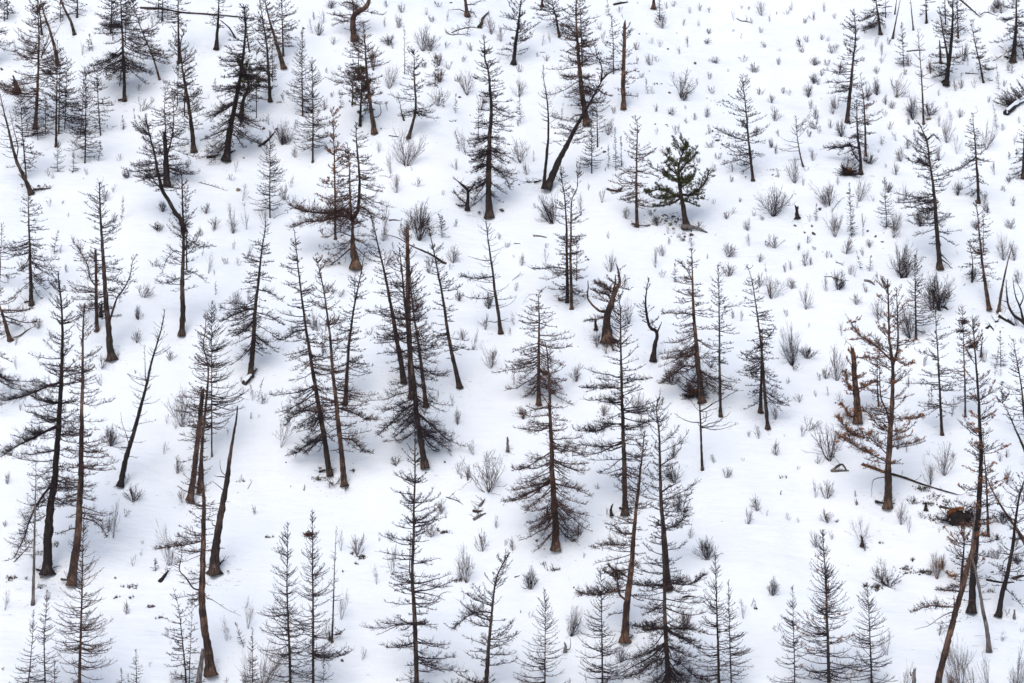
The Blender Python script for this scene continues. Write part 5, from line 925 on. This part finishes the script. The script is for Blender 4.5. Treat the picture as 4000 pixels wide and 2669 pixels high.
# low scrub poking through thin snow: tile | x,y,rx,ry,count
LITTER = '''
02 | 75,860,40,18,40 280,915,30,12,22 880,918,60,14,30 1020,1050,30,8,22 790,990,20,8,10 785,860,12,5,6 1085,1130,60,8,14 380,630,24,24,30 260,690,30,30,20 885,990,16,6,12 1640,200,50,4,10 180,860,8,4,5
12 | 720,715,26,16,40 1290,545,40,10,34 420,180,50,14,40 80,577,30,4,14 680,760,20,6,8 1240,530,14,10,14 1370,875,40,8,26 660,125,20,8,14 660,690,20,8,8 590,812,10,3,4 330,240,8,20,5
22 | 290,800,50,10,20 215,760,20,10,8 1660,1065,20,8,8
32 | 940,800,60,30,50 740,920,40,26,60 985,730,14,14,14 660,910,14,10,14 1060,820,50,12,40 1050,250,60,18,60 1130,300,60,26,40 1090,350,50,12,30 1130,450,60,22,50 95,172,30,8,12 770,620,20,6,8 600,350,10,10,6 1520,950,40,12,24 1220,340,60,20,24 1430,55,14,8,8
10 | 160,700,30,5,12 1340,828,24,5,8
11 | 460,150,60,20,14 480,250,30,16,18 570,262,10,8,6 410,205,20,6,6
00 | 160,1268,40,14,14 300,1280,40,18,16 700,740,10,4,3
30 | 40,1160,50,10,12 560,1150,40,20,20
20 | 1090,1500,90,50,60 1420,700,60,14,14 1410,935,60,20,20 990,575,30,6,8
21 | 600,1310,30,50,8 520,240,20,6,6 1150,75,60,20,16
'''
# ------------------------------------------------------------------ shrubs, saplings, stones, fallen wood
def fan_mesh(name, mat, seed, n, h, spread, thick, twig):
    """a many-stemmed bush, height h, half width about spread*h"""
    rs = np.random.RandomState(seed); mb = MB(); N = n; Kp = 9
    az = rs.uniform(0, 6.28, N); L = h * rs.uniform(.55, 1.05, N)
    lean = rs.uniform(.1, 1, N) * spread * 1.7
    s = np.linspace(0, 1, Kp)
    el = math.pi / 2 - lean[:, None] * (.95 - .35 * s[None] + .45 * s[None] ** 2.5) + rs.normal(0, .2, (N, Kp))
    a2 = az[:, None] + np.cumsum(rs.normal(0, .3, (N, Kp)), 1)
    d = np.stack([np.cos(el) * np.cos(a2), np.cos(el) * np.sin(a2), np.sin(el)], -1) * (L[:, None, None] / (Kp - 1))
    O = np.stack([np.cos(az), np.sin(az), 0 * az], -1) * rs.uniform(0, .05, (N, 1)) * h; O[:, 2] -= .05
    P = O[:, None] + np.concatenate([np.zeros((N, 1, 3)), np.cumsum(d[:, :-1], 1)], 1)
    r = thick * (.6 + .6 * L / h)
    tubes(mb, P, r[:, None] * (1 - .8 * s[None] ** .8) + .0028, 4)
    # forked side shoots
    c = rs.randint(3, 7, N) if h > .5 else rs.randint(1, 4, N); b = np.repeat(np.arange(N), c); m = len(b); i = rs.randint(2, Kp - 2, m)
    O2 = P[b, i]; D = P[b, i + 1] - P[b, i]; D /= np.linalg.norm(D, axis=1, keepdims=True)
    D = D + rs.normal(0, .5, (m, 3)); az2 = np.arctan2(D[:, 1], D[:, 0]); el2 = np.arctan2(D[:, 2], np.hypot(D[:, 0], D[:, 1]))
    L2 = L[b] * (1 - i / Kp) * rs.uniform(.5, 1.05, m)
    branch_set(mb, O2, az2, el2, el2 * .6 + .5, L2, thick * .45 + 0 * L2, rs, twig * .75, .2, Kp=6, tw_up=.25, fine=.6, wig=.22)
    branch_set(mb, None, None, None, None, L * .7, r * .3, rs, twig * .6, .2, paths=P[:, 3:], tw_up=.25, fine=.6)
    return mb.mesh(name, mat)
def sapling_mesh(name, mat, seed, h, spread):
    rs = np.random.RandomState(seed); mb = MB(); n = 10
    Q = np.zeros((n, 3)); Q[:, 2] = np.linspace(-.05, h, n); Q[:, :2] = np.cumsum(rs.normal(0, .012 * h, (n, 2)), 0)
    tubes(mb, Q[None], np.linspace(.013, .004, n)[None], 5)
    rt = np.linspace(.012, .004, n)
    crown(mb, Q, rt, 'Y', .12, spread * h, spread * h, rs, dens=1.3)
    return mb.mesh(name, mat)
VAR = {}
for t_, nm_, mat_, n_, sp_, th_, tw_ in (('f', 'bare_shrub', 'twigb', 15, .62, .0085, .9), ('d', 'dense_shrub', 'twig', 27, .66, .0092, 1.1),
                                       ('l', 'sparse_shrub', 'twigg', 7, .46, .007, .9), ('w', 'russet_shrub', 'twigr', 22, .40, .007, 1.4)):
    for sz, hh in enumerate((.45, .9, 1.7, 3.0)):
        VAR[t_, sz] = [fan_mesh(nm_, mat_, 900 + 40 * sz + 7 * q + ord(t_), int(n_ * (.55, .8, 1, 1.3)[sz]), hh, sp_, th_ * (.55, .8, 1.2, 1.9)[sz], tw_ * (1.3, 1, .8, .6)[sz]) for q in range(5)]
for sz, hh in enumerate((.3, .55, 1.0, 2.)):
    VAR['t', sz] = [fan_mesh('twig_tuft', 'twigb' if q % 2 else 'twig', 300 + 10 * sz + q, 2 + q % 4 + sz, hh, .42, (.0036, .0048, .0065, .009)[sz], 1.0) for q in range(8)]
for sz, hh in enumerate((.6, 1.1, 1.7, 2.6)):
    VAR['s', sz] = [sapling_mesh('larch_sapling', 'twig', 500 + 10 * sz + q, hh, .17) for q in range(3)]
SIZES = {'f': (.45, .9, 1.7, 3.0), 't': (.3, .55, 1.0, 2.), 's': (.6, 1.1, 1.7, 2.6)}
NAMES = {'f': 'bare_shrub', 'd': 'dense_shrub', 'l': 'sparse_shrub', 'w': 'russet_shrub', 't': 'twig_tuft', 's': 'larch_sapling'}
LOOK = {'f': 'bare many-stemmed shrub', 'd': 'dense dark bare shrub', 'l': 'pale thin-stemmed shrub', 'w': 'russet twiggy shrub', 't': 'bare twig tuft', 's': 'thin larch sapling'}
GRP = {'f': 'bare shrubs on the snow', 'd': 'dense dark shrubs', 'l': 'pale sparse shrubs', 'w': 'russet shrubs', 't': 'twig tufts poking through the snow', 's': 'larch saplings'}
CAT = {'f': 'shrub', 'd': 'shrub', 'l': 'shrub', 'w': 'shrub', 't': 'twigs', 's': 'sapling'}
SMALL = []                    # (object, photo x, photo y, look) for the labels
rsm = np.random.RandomState(77)
def blocks(txt):
    for ln in txt.strip().splitlines():
        if ln.strip():
            a = [x.strip() for x in ln.split('|')]; yield a
used = {}
for a in blocks(SHRUBS):
    for it in a[1].split():
        q = it.split(','); x, y, h = map(float, q[:3]); w = float(q[3]) if len(q) > 3 else h * .45; ty = q[4] if len(q) > 4 else 'f'
        sx, sy = src(a[0], x, y); p = ray(sx, sy); m = mpp(p[1]) * K; H, W = h * m, w * m
        szs = SIZES.get(ty, SIZES['f']); sz = int(np.argmin([abs(math.log(H / s)) for s in szs])); lst = VAR[ty, sz]
        kk = used.get((ty, sz), 0); used[ty, sz] = kk + 1; me = lst[kk % len(lst)]
        o = bpy.data.objects.new(NAMES[ty], me); C.objects.link(o); o.location = p
        base_w = {'s': .17, 't': .42}.get(ty, .52) * szs[sz]
        zs = H / szs[sz]; ws = min(max(W / base_w, zs * .45), zs * 2.2); o.scale = (ws, ws, zs); o.rotation_euler = (rsm.normal(0, .10), rsm.normal(0, .12), rsm.uniform(0, 6.28))
        o['category'] = CAT[ty]; o['group'] = GRP[ty]
        SMALL.append((o, sx, sy, ('tall ' if H > 2.0 else 'low ' if H < .45 and ty not in 't' else '') + LOOK[ty]))

# stones
def rock_mesh(seed, mat):
    rs = np.random.RandomState(seed); n, mm = 8, 6; v = [[0, 0, 1]]; 
    for i in range(1, mm):
        for j in range(n):
            th = math.pi * i / mm; ph = 2 * math.pi * j / n; v.append([math.sin(th) * math.cos(ph), math.sin(th) * math.sin(ph), math.cos(th)])
    v.append([0, 0, -1]); v = np.array(v)
    for _ in range(9):                                  # cut facets off a ball
        d = rs.normal(0, 1, 3); d /= np.linalg.norm(d); c = rs.uniform(.45, .85); k = v @ d; v = v - np.maximum(k - c, 0)[:, None] * d
    v *= 1 + rs.normal(0, .05, (len(v), 1)); v *= np.array([1.15, .85, .55])
    q = []; t = []
    for i in range(mm - 2):
        for j in range(n):
            a = 1 + i * n + j; b = 1 + i * n + (j + 1) % n; q.append([a, a + n, b + n, b])
    for j in range(n): t.append([0, 1 + j, 1 + (j + 1) % n]); e = 1 + (mm - 2) * n; t.append([e + (j + 1) % n, e + j, len(v) - 1])
    mb = MB(); mb.add(v, q, t); return mb.mesh('stone', mat)
RK = {'g': [rock_mesh(i, 'rock') for i in range(6)], 't': [rock_mesh(20 + i, 'rockt') for i in range(3)]}
for a in blocks(ROCKS):
    for it in a[1].split():
        q = it.split(','); x, y, r = map(float, q[:3]); ty = 't' if len(q) > 3 else 'g'
        if r < 3: continue
        sx, sy = src(a[0], x, y); p = ray(sx, sy); m = mpp(p[1]) * K
        me = RK[ty][rsm.randint(len(RK[ty]))]; o = bpy.data.objects.new('stone', me); C.objects.link(o)
        s = r * m; o.scale = (s, s, s * rsm.uniform(.7, 1.2)); o.location = p + np.array([0, 0, s * .12]); o.rotation_euler = (rsm.uniform(.2, .7), rsm.uniform(-.2, .2), rsm.uniform(0, 6.28))
        o['category'] = 'stone'; o['group'] = 'stones showing through the snow'
        SMALL.append((o, sx, sy, 'tan stone' if ty == 't' else 'dark stone'))

# fallen wood follows the slope
def on_slope(t, pts, lift=0.0):
    return np.array([ray(*src(t, *p)) + np.array([0, 0, lift]) for p in pts])
for kx, a in enumerate(blocks(LOGS)):
    if a[4] == 'skip': continue
    wd, tw = map(float, a[1].split()); rs = np.random.RandomState(4000 + kx)
    P0 = on_slope(a[0], pts_of(a[2])); m = mpp(P0[0, 1]) * K; r = max(wd / 2 * m, .012)
    long = np.linalg.norm(P0[-1] - P0[0]) > 4
    P0[:, 2] += r * (.35 if not long else .9); P0[0, 2] -= r * .4
    mb = MB(); Q, rt = trunk_tube(mb, P0, r, rs, taper=.9, tip=.35, flare=0, broken=True, S=9)
    org = P0[0].copy(); nm = a[4]
    root = link(nm, mb.mesh(nm, 'g' if 'grey' in a[3] else 'r' if 'reddish' in a[3] else 'k' if wd < 14 or 'charred' in a[3] or 'black' in a[3] else 'd', org, smooth=True), org)
    tag(root, a[3], {'fallen_log': 'log', 'fallen_branch': 'branch', 'root_piece': 'root'}[nm], 'fallen wood on the slope')
    if r > .11 and kx % 3 != 2:                         # snow still lying along the top
        nq = len(Q); a0, a1 = int(nq * .08), int(nq * .85); S = 7; dr = np.gradient(Q, axis=0); dr[:, 2] = 0; dr /= np.linalg.norm(dr, axis=1, keepdims=True) + 1e-9; sd = np.cross(dr, [0, 0, 1.])
        al = np.linspace(.5, math.pi - .5, S); rr = (rt * (1.0 + .25 * np.sin(np.arange(nq) * .9) * rs.uniform(.3, 1, nq)))[a0:a1]
        X = Q[a0:a1, None] + sd[a0:a1, None] * (np.cos(al)[None, :, None] * (rr * 1.0)[:, None, None]) + np.array([0, 0, 1.]) * (np.sin(al)[None, :, None] * (rr * 1.45)[:, None, None])
        if len(X) > 2:
            ix = np.arange(len(X) * S).reshape(-1, S); A, B = ix[:-1], ix[1:]; cb = MB(); cb.add(X, np.stack([A[:, :-1], A[:, 1:], B[:, 1:], B[:, :-1]], -1).reshape(-1, 4)); link('snow_cap', cb.mesh('snow_cap', 'snow', org, smooth=True), parent=root)
    if tw > .04:
        L = np.linalg.norm(np.diff(Q, axis=0), axis=1).sum(); N = int(L * 7 * tw) + 6; ii = rs.randint(1, len(Q), N); Ls = rs.uniform(.12, .6, N) * (1 if wd > 8 else .5)
        tb = MB(); branch_set(tb, Q[ii], rs.uniform(0, 6.28, N), rs.uniform(-.2, 1.0, N), rs.uniform(.2, 1.3, N), Ls, .006 + .012 * Ls, rs, .7, .2)
        link('twigs', tb.mesh('twigs', 'twig', org), parent=root)
for kx, a in enumerate(blocks(STUMPS)):
    if a[2] == 'skip': continue
    q = a[1].split(','); x, y, h, w = map(float, q[:4]); rs = np.random.RandomState(5000 + kx)
    p = ray(*src(a[0], x, y)); m = mpp(p[1]) * K; r = w / 2 * m; H = h * m
    mb = MB(); trunk_tube(mb, np.array([p - [0, 0, .1], p + [rs.normal(0, .05) * H, 0, H * .5], p + [rs.normal(0, .1) * H, 0, H]]), r, rs, broken=True, tip=.55, taper=1, flare=.5, S=10)
    for _ in range(3):                                  # splinters standing up from the break
        e = p + np.array([rs.uniform(-.5, .5) * r, rs.uniform(-.5, .5) * r, H * .85]); tubes(mb, np.array([[e, e + [rs.normal(0, .3) * r, 0, H * rs.uniform(.1, .3)]]]), np.array([[r * .35, r * .05]]), 4)
    o = link('tree_stump', mb.mesh('tree_stump', q[4], p, smooth=True), p); tag(o, a[2], 'stump', 'stumps in the snow')
    FEET.append((p[0], p[1], r))
    if 'curled stick' in a[2]:
        b = MB(); c = p + np.array([.04, -.02, .02]); tubes(b, resample(np.array([c, c + [.14, 0, .02], c + [.19, 0, .2], c + [.18, 0, .5]]), 10)[0][None], np.linspace(.022, .008, 10)[None], 6)
        link('curled_stick', b.mesh('curled_stick', 'k', p), parent=o)

# upturned root plate of a fallen tree, and the snow-covered fallen tree at the right border
def root_plate(t, x, y, w, h, seed, label):
    rs = np.random.RandomState(seed); p = ray(*src(t, x, y)); m = mpp(p[1]) * K; W, H = w * m, h * m
    mb = MB(); n, k = 18, 7; V = []
    for i in range(k):
        f = i / (k - 1)
        for j in range(n):
            a = 2 * math.pi * j / n; rr = math.sin(math.pi * (.08 + .84 * f)) ** .5 * (1 + .20 * math.sin(3 * a + seed) + .12 * math.sin(5 * a) + rs.normal(0, .10))
            V.append([W * .5 * rr * math.cos(a), (f - .5) * W * .35 + rs.normal(0, .03), H * .45 + H * .5 * rr * math.sin(a)])
    V = np.array(V) + p; idx = np.arange(n * k).reshape(k, n)
    A, B = idx[:-1], idx[1:]; mb.add(V, np.stack([A, np.roll(A, -1, 1), np.roll(B, -1, 1), B], -1).reshape(-1, 4))
    mb.add(np.concatenate([V, [p + [0, -W * .2, H * .45], p + [0, W * .2, H * .45]]]), None, [[idx[0, (j + 1) % n], idx[0, j], n * k] for j in range(n)] + [[idx[-1, j], idx[-1, (j + 1) % n], n * k + 1] for j in range(n)])
    o = link('root_plate', mb.mesh('root_plate', 'k', p), p); tag(o, label, 'roots')
    tb = MB(); N = 130; az = rs.uniform(0, 6.28, N); O = np.stack([np.cos(az) * W * .42, rs.uniform(-.1, .1, N), H * .45 + np.sin(az) * H * .42], -1) + p
    L = rs.uniform(.2, .8, N); el = np.where(np.sin(az) > 0, rs.uniform(-.1, 1, N), rs.uniform(-.4, .1, N))
    branch_set(tb, O, np.where(np.cos(az) > 0, 0, math.pi) + rs.normal(0, .7, N), el, el + .2, L, .008 + .012 * L, rs, 1, .3)
    link('roots', tb.mesh('roots', 'twig', p), parent=o)
    gb = MB(); kk = 300; a = rs.uniform(1.2, 2.9, kk); g = np.stack([np.cos(a) * W * .48, rs.uniform(-.18, .1, kk) * W, H * .5 + np.sin(a) * H * .5], -1) + p
    tufts(gb, g, np.tile([0, -.3, .6], (kk, 1)), rs.uniform(.08, .2, kk), rs, 5, .12, .7); link('dry_grass', gb.mesh('dry_grass', 'rust', p), parent=o)
root_plate('32', 1300, 492, 165, 110, 1, 'large dark upturned root plate with tawny grass on top, among the crowded right trees')
root_plate('21', 1240, 1168, 60, 34, 2, 'small dark root mound behind the foot of the rust-boughed tall larch')
root_plate('30', 550, 1196, 46, 34, 3, 'small dark root wad lying left of the long-armed dark larch\'s foot')

def fallen_tree():
    rs = np.random.RandomState(9); P = on_slope('30', [(1620, 790), (1660, 755), (1700, 722), (1760, 690), (1830, 660)]); m = mpp(P[0, 1]) * K
    P[:, 2] += 22 * m; org = P[0].copy(); mb = MB(); Q, rt = trunk_tube(mb, P, 21 * m, rs, broken=True, tip=.6, flare=0)
    root = link('fallen_tree', mb.mesh('fallen_tree', 'k', org, smooth=True), org); tag(root, 'snow-topped fallen black tree with upturned branches at the right border', 'fallen tree')
    n = len(Q); S = 8; a = np.linspace(-.35, math.pi - .3, S); cap = Q[:, None] + np.stack([0 * a, -np.cos(a) * 24 * m, np.sin(a) * 27 * m], -1)[None]
    cap[:, :, 0] += 0; idx = np.arange(n * S).reshape(n, S); A, B = idx[:-1], idx[1:]
    sb = MB(); sb.add(cap, np.stack([A[:, :-1], A[:, 1:], B[:, 1:], B[:, :-1]], -1).reshape(-1, 4)); link('snow_cap', sb.mesh('snow_cap', 'snow', org, smooth=True), parent=root)
    N = 55; ii = rs.randint(n // 4, n, N); L = rs.uniform(.5, 1.5, N); tb = MB()
    branch_set(tb, Q[ii], rs.uniform(2, 4.4, N), rs.uniform(-.1, 1.0, N), rs.uniform(.3, 1.5, N), L, .01 + .015 * L, rs, 1, 1); link('crown', tb.mesh('crown', 'twig', org), parent=root)
fallen_tree()
# ball of twigs lodged in a larch: part of that larch
r0_, b0_, m0_ = ROOTS['right of the two cone-shaped larches at the bottom, with a round twig nest']
def wad(root, b, m, t, x, y, rx, rz, seed, mat='twigr'):
    rs = np.random.RandomState(seed); s = src(t, x, y); c = np.array([(s[0] - 2000) * m / K, b[1] + rs.uniform(-.1, .1), CAMZ - (s[1] - 1334.5) * m / K]); N = 85
    O = c + rs.normal(0, .33, (N, 3)) * np.array([rx * m, rx * m, rz * m]); mb = MB(); L = rs.uniform(.08, .3, N)
    branch_set(mb, O, rs.uniform(0, 6.28, N), rs.normal(0, .4, N), rs.normal(0, .5, N), L, .007 + 0 * L, rs, 1.6, .6)
    link('twig_clump', mb.mesh('twig_clump', mat, b), parent=root)
wad(r0_, b0_, m0_, '12', 356, 556, 30, 13, 1)
r1_, b1_, m1_ = ROOTS["slim larch hung with dark witch's-broom clumps near its tip, at right"]
wad(r1_, b1_, m1_, '31', 1335, 655, 36, 26, 2, 'twigb'); wad(r1_, b1_, m1_, '31', 1315, 722, 44, 13, 3, 'twigb'); wad(r1_, b1_, m1_, '31', 1395, 825, 30, 24, 4, 'twigb')
for t_, x_, y_, k_, lb_ in (('00', 772, 378, 6, 'big old larch near the top with wide drooping lower branches over open snow'),
                            ('31', 600, 1270, 8, 'thick snag wrapped in bright rust twigs, left of the large rust-tinted larch')):
    q_ = ROOTS[lb_]; wad(q_[0], q_[1], q_[2], t_, x_, y_, 20 if k_ == 6 else 60, 16 if k_ == 6 else 46, k_, 'twig' if k_ == 6 else 'rust')

# low scrub and leaf litter: nobody could count it
lb = MB(); rsl = np.random.RandomState(31)
for a in blocks(LITTER):
    for it in a[1].split():
        x, y, rx, ry, n = map(float, it.split(',')); pts = []
        for _ in range(int(n)):
            pts.append(ray(*src(a[0], x + rsl.normal(0, .5) * rx, y + rsl.normal(0, .5) * ry)))
        P = np.array(pts); P[:, 2] += rsl.uniform(0, .06, len(P)); nn = len(P)
        blobs(lb, P, rsl.uniform(.02, .045, nn), rsl, .7); tufts(lb, P, np.tile([0, 0, 1.], (nn, 1)), rsl.uniform(.06, .16, nn), rsl, 5, .10, .7)
for fx_, fy_, r_ in FEET:                           # bark flakes and fallen twigs round the trunks
    if r_ < .06: continue
    n_ = int(60 * min(r_ / .15, 2)); a_ = rsl.uniform(0, 6.28, n_); d_ = r_ + np.abs(rsl.normal(0, .9, n_)); X_ = fx_ + np.cos(a_) * d_; Y_ = fy_ + np.sin(a_) * d_
    P_ = np.stack([X_, Y_, height(X_, Y_) - .10 * np.exp(-d_ * d_ / .1)], -1); blobs(lb, P_, rsl.uniform(.006, .02, n_), rsl, .6)
    k_ = n_ // 4; e_ = P_[:k_] + np.stack([rsl.normal(0, .12, k_), rsl.normal(0, .12, k_), rsl.uniform(0, .03, k_)], -1); tubes(lb, np.stack([P_[:k_], e_], 1), np.full((k_, 2), .005), 3)
o_ = link('ground_scrub', lb.mesh('ground_scrub', 'leaf')); o_['kind'] = 'stuff'; o_['label'] = 'low leafy scrub and litter poking through thin snow'; o_['category'] = 'ground scrub'

# ------------------------------------------------------------------ labels of the small repeats: which one it is, by its nearest landmark tree
from collections import defaultdict
OWN = {}
for t_, x_, y_, n_ in (('20', 1150, 662, 'the small-tree-like arching shrub on the open slope'), ('20', 1696, 104, 'the topmost fan shrub on the open slope'),
                       ('30', 275, 662, 'the narrow dark shrub on the open slope'), ('31', 1165, 578, 'the huge fan shrub'), ('12', 1577, 267, 'the largest vase-shaped shrub below centre'),
                       ('30', 183, 1246, 'the long-stemmed shrub below the small curved larch'), ('20', 942, 446, 'the low fan shrub beside the reddish broken-topped trunk'),
                       ('32', 780, 895, 'the broad shrub above the three cones'), ('10', 1138, 348, 'the tall shrub above the snake-bent larch')):
    p_ = src(t_, x_, y_); LANDMARKS.append((p_[0], p_[1], n_)); OWN[round(p_[0]), round(p_[1])] = n_
LM = [(x, y, n) for x, y, n in LANDMARKS if 0 <= x <= 4000 and 0 <= y <= 2669]
sect = defaultdict(list)
for o, sx, sy, look in SMALL:
    if (round(sx), round(sy)) in OWN: o['label'] = OWN[round(sx), round(sy)][4:] + ', dark bare stems'; continue
    best = sorted(LM, key=lambda l: math.hypot(l[0] - sx, (l[1] - sy) * 1.15))[0]
    dx, dy = sx - best[0], sy - best[1]
    d = ('right of' if dx > 0 else 'left of') if abs(dx) > abs(dy) else ('uphill of' if dy < 0 else 'downhill of')
    sect[look, best[2], d].append((math.hypot(dx, dy), o))
ORD = ['nearest', 'second nearest', 'third nearest', 'fourth nearest', 'fifth nearest', 'sixth nearest', 'seventh nearest', 'eighth nearest', 'ninth nearest', 'tenth nearest', 'eleventh nearest', 'twelfth nearest', 'thirteenth nearest', 'fourteenth nearest', 'fifteenth nearest', 'sixteenth nearest', 'seventeenth nearest', 'eighteenth nearest', 'nineteenth nearest', 'twentieth nearest']
for (look, nick, d), L in sect.items():
    L.sort(key=lambda z: z[0])
    for i, (_, o) in enumerate(L):
        o['label'] = (look + (', ' + ORD[min(i, 19)] + '' if len(L) > 1 else '') + ' ' + d + ' ' + nick)

# ------------------------------------------------------------------ the snow itself: fine sheet in view, coarse beyond
def sheet():
    xs = np.concatenate([np.linspace(-700, -60, 40), np.arange(-44, 44.01, .22), np.linspace(60, 700, 40)])
    ys = np.concatenate([np.linspace(-500, 80, 60), np.arange(92, 170.01, .22), np.linspace(178, 420, 50)])
    X, Y = np.meshgrid(xs, ys); Z = height(X, Y)
    for fx, fy, r in FEET:                              # hollows melted round the trunks, a little drift uphill
        if r < .05: continue
        i0, i1 = np.searchsorted(xs, (fx - 2.5, fx + 2.5)); j0, j1 = np.searchsorted(ys, (fy - 2.5, fy + 2.5))
        if i1 <= i0 or j1 <= j0: continue
        d2 = (X[j0:j1, i0:i1] - fx) ** 2 + (Y[j0:j1, i0:i1] - fy) ** 2; s = .16 + r * 1.5
        Z[j0:j1, i0:i1] -= (.10 + .75 * r) * np.exp(-d2 / (2 * s * s))
        d3 = (X[j0:j1, i0:i1] - fx) ** 2 + (Y[j0:j1, i0:i1] - fy - .9) ** 2
        Z[j0:j1, i0:i1] += .30 * min(r, .3) * np.exp(-d3 / .5)
    n, k = X.shape; idx = np.arange(n * k).reshape(n, k)
    q = np.stack([idx[:-1, :-1], idx[:-1, 1:], idx[1:, 1:], idx[1:, :-1]], -1).reshape(-1, 4)
    mb = MB(); mb.add(np.stack([X, Y, Z], -1), q); o = link('snowy_ground', mb.mesh('snowy_ground', 'snow', smooth=True)); o['kind'] = 'structure'
sheet()
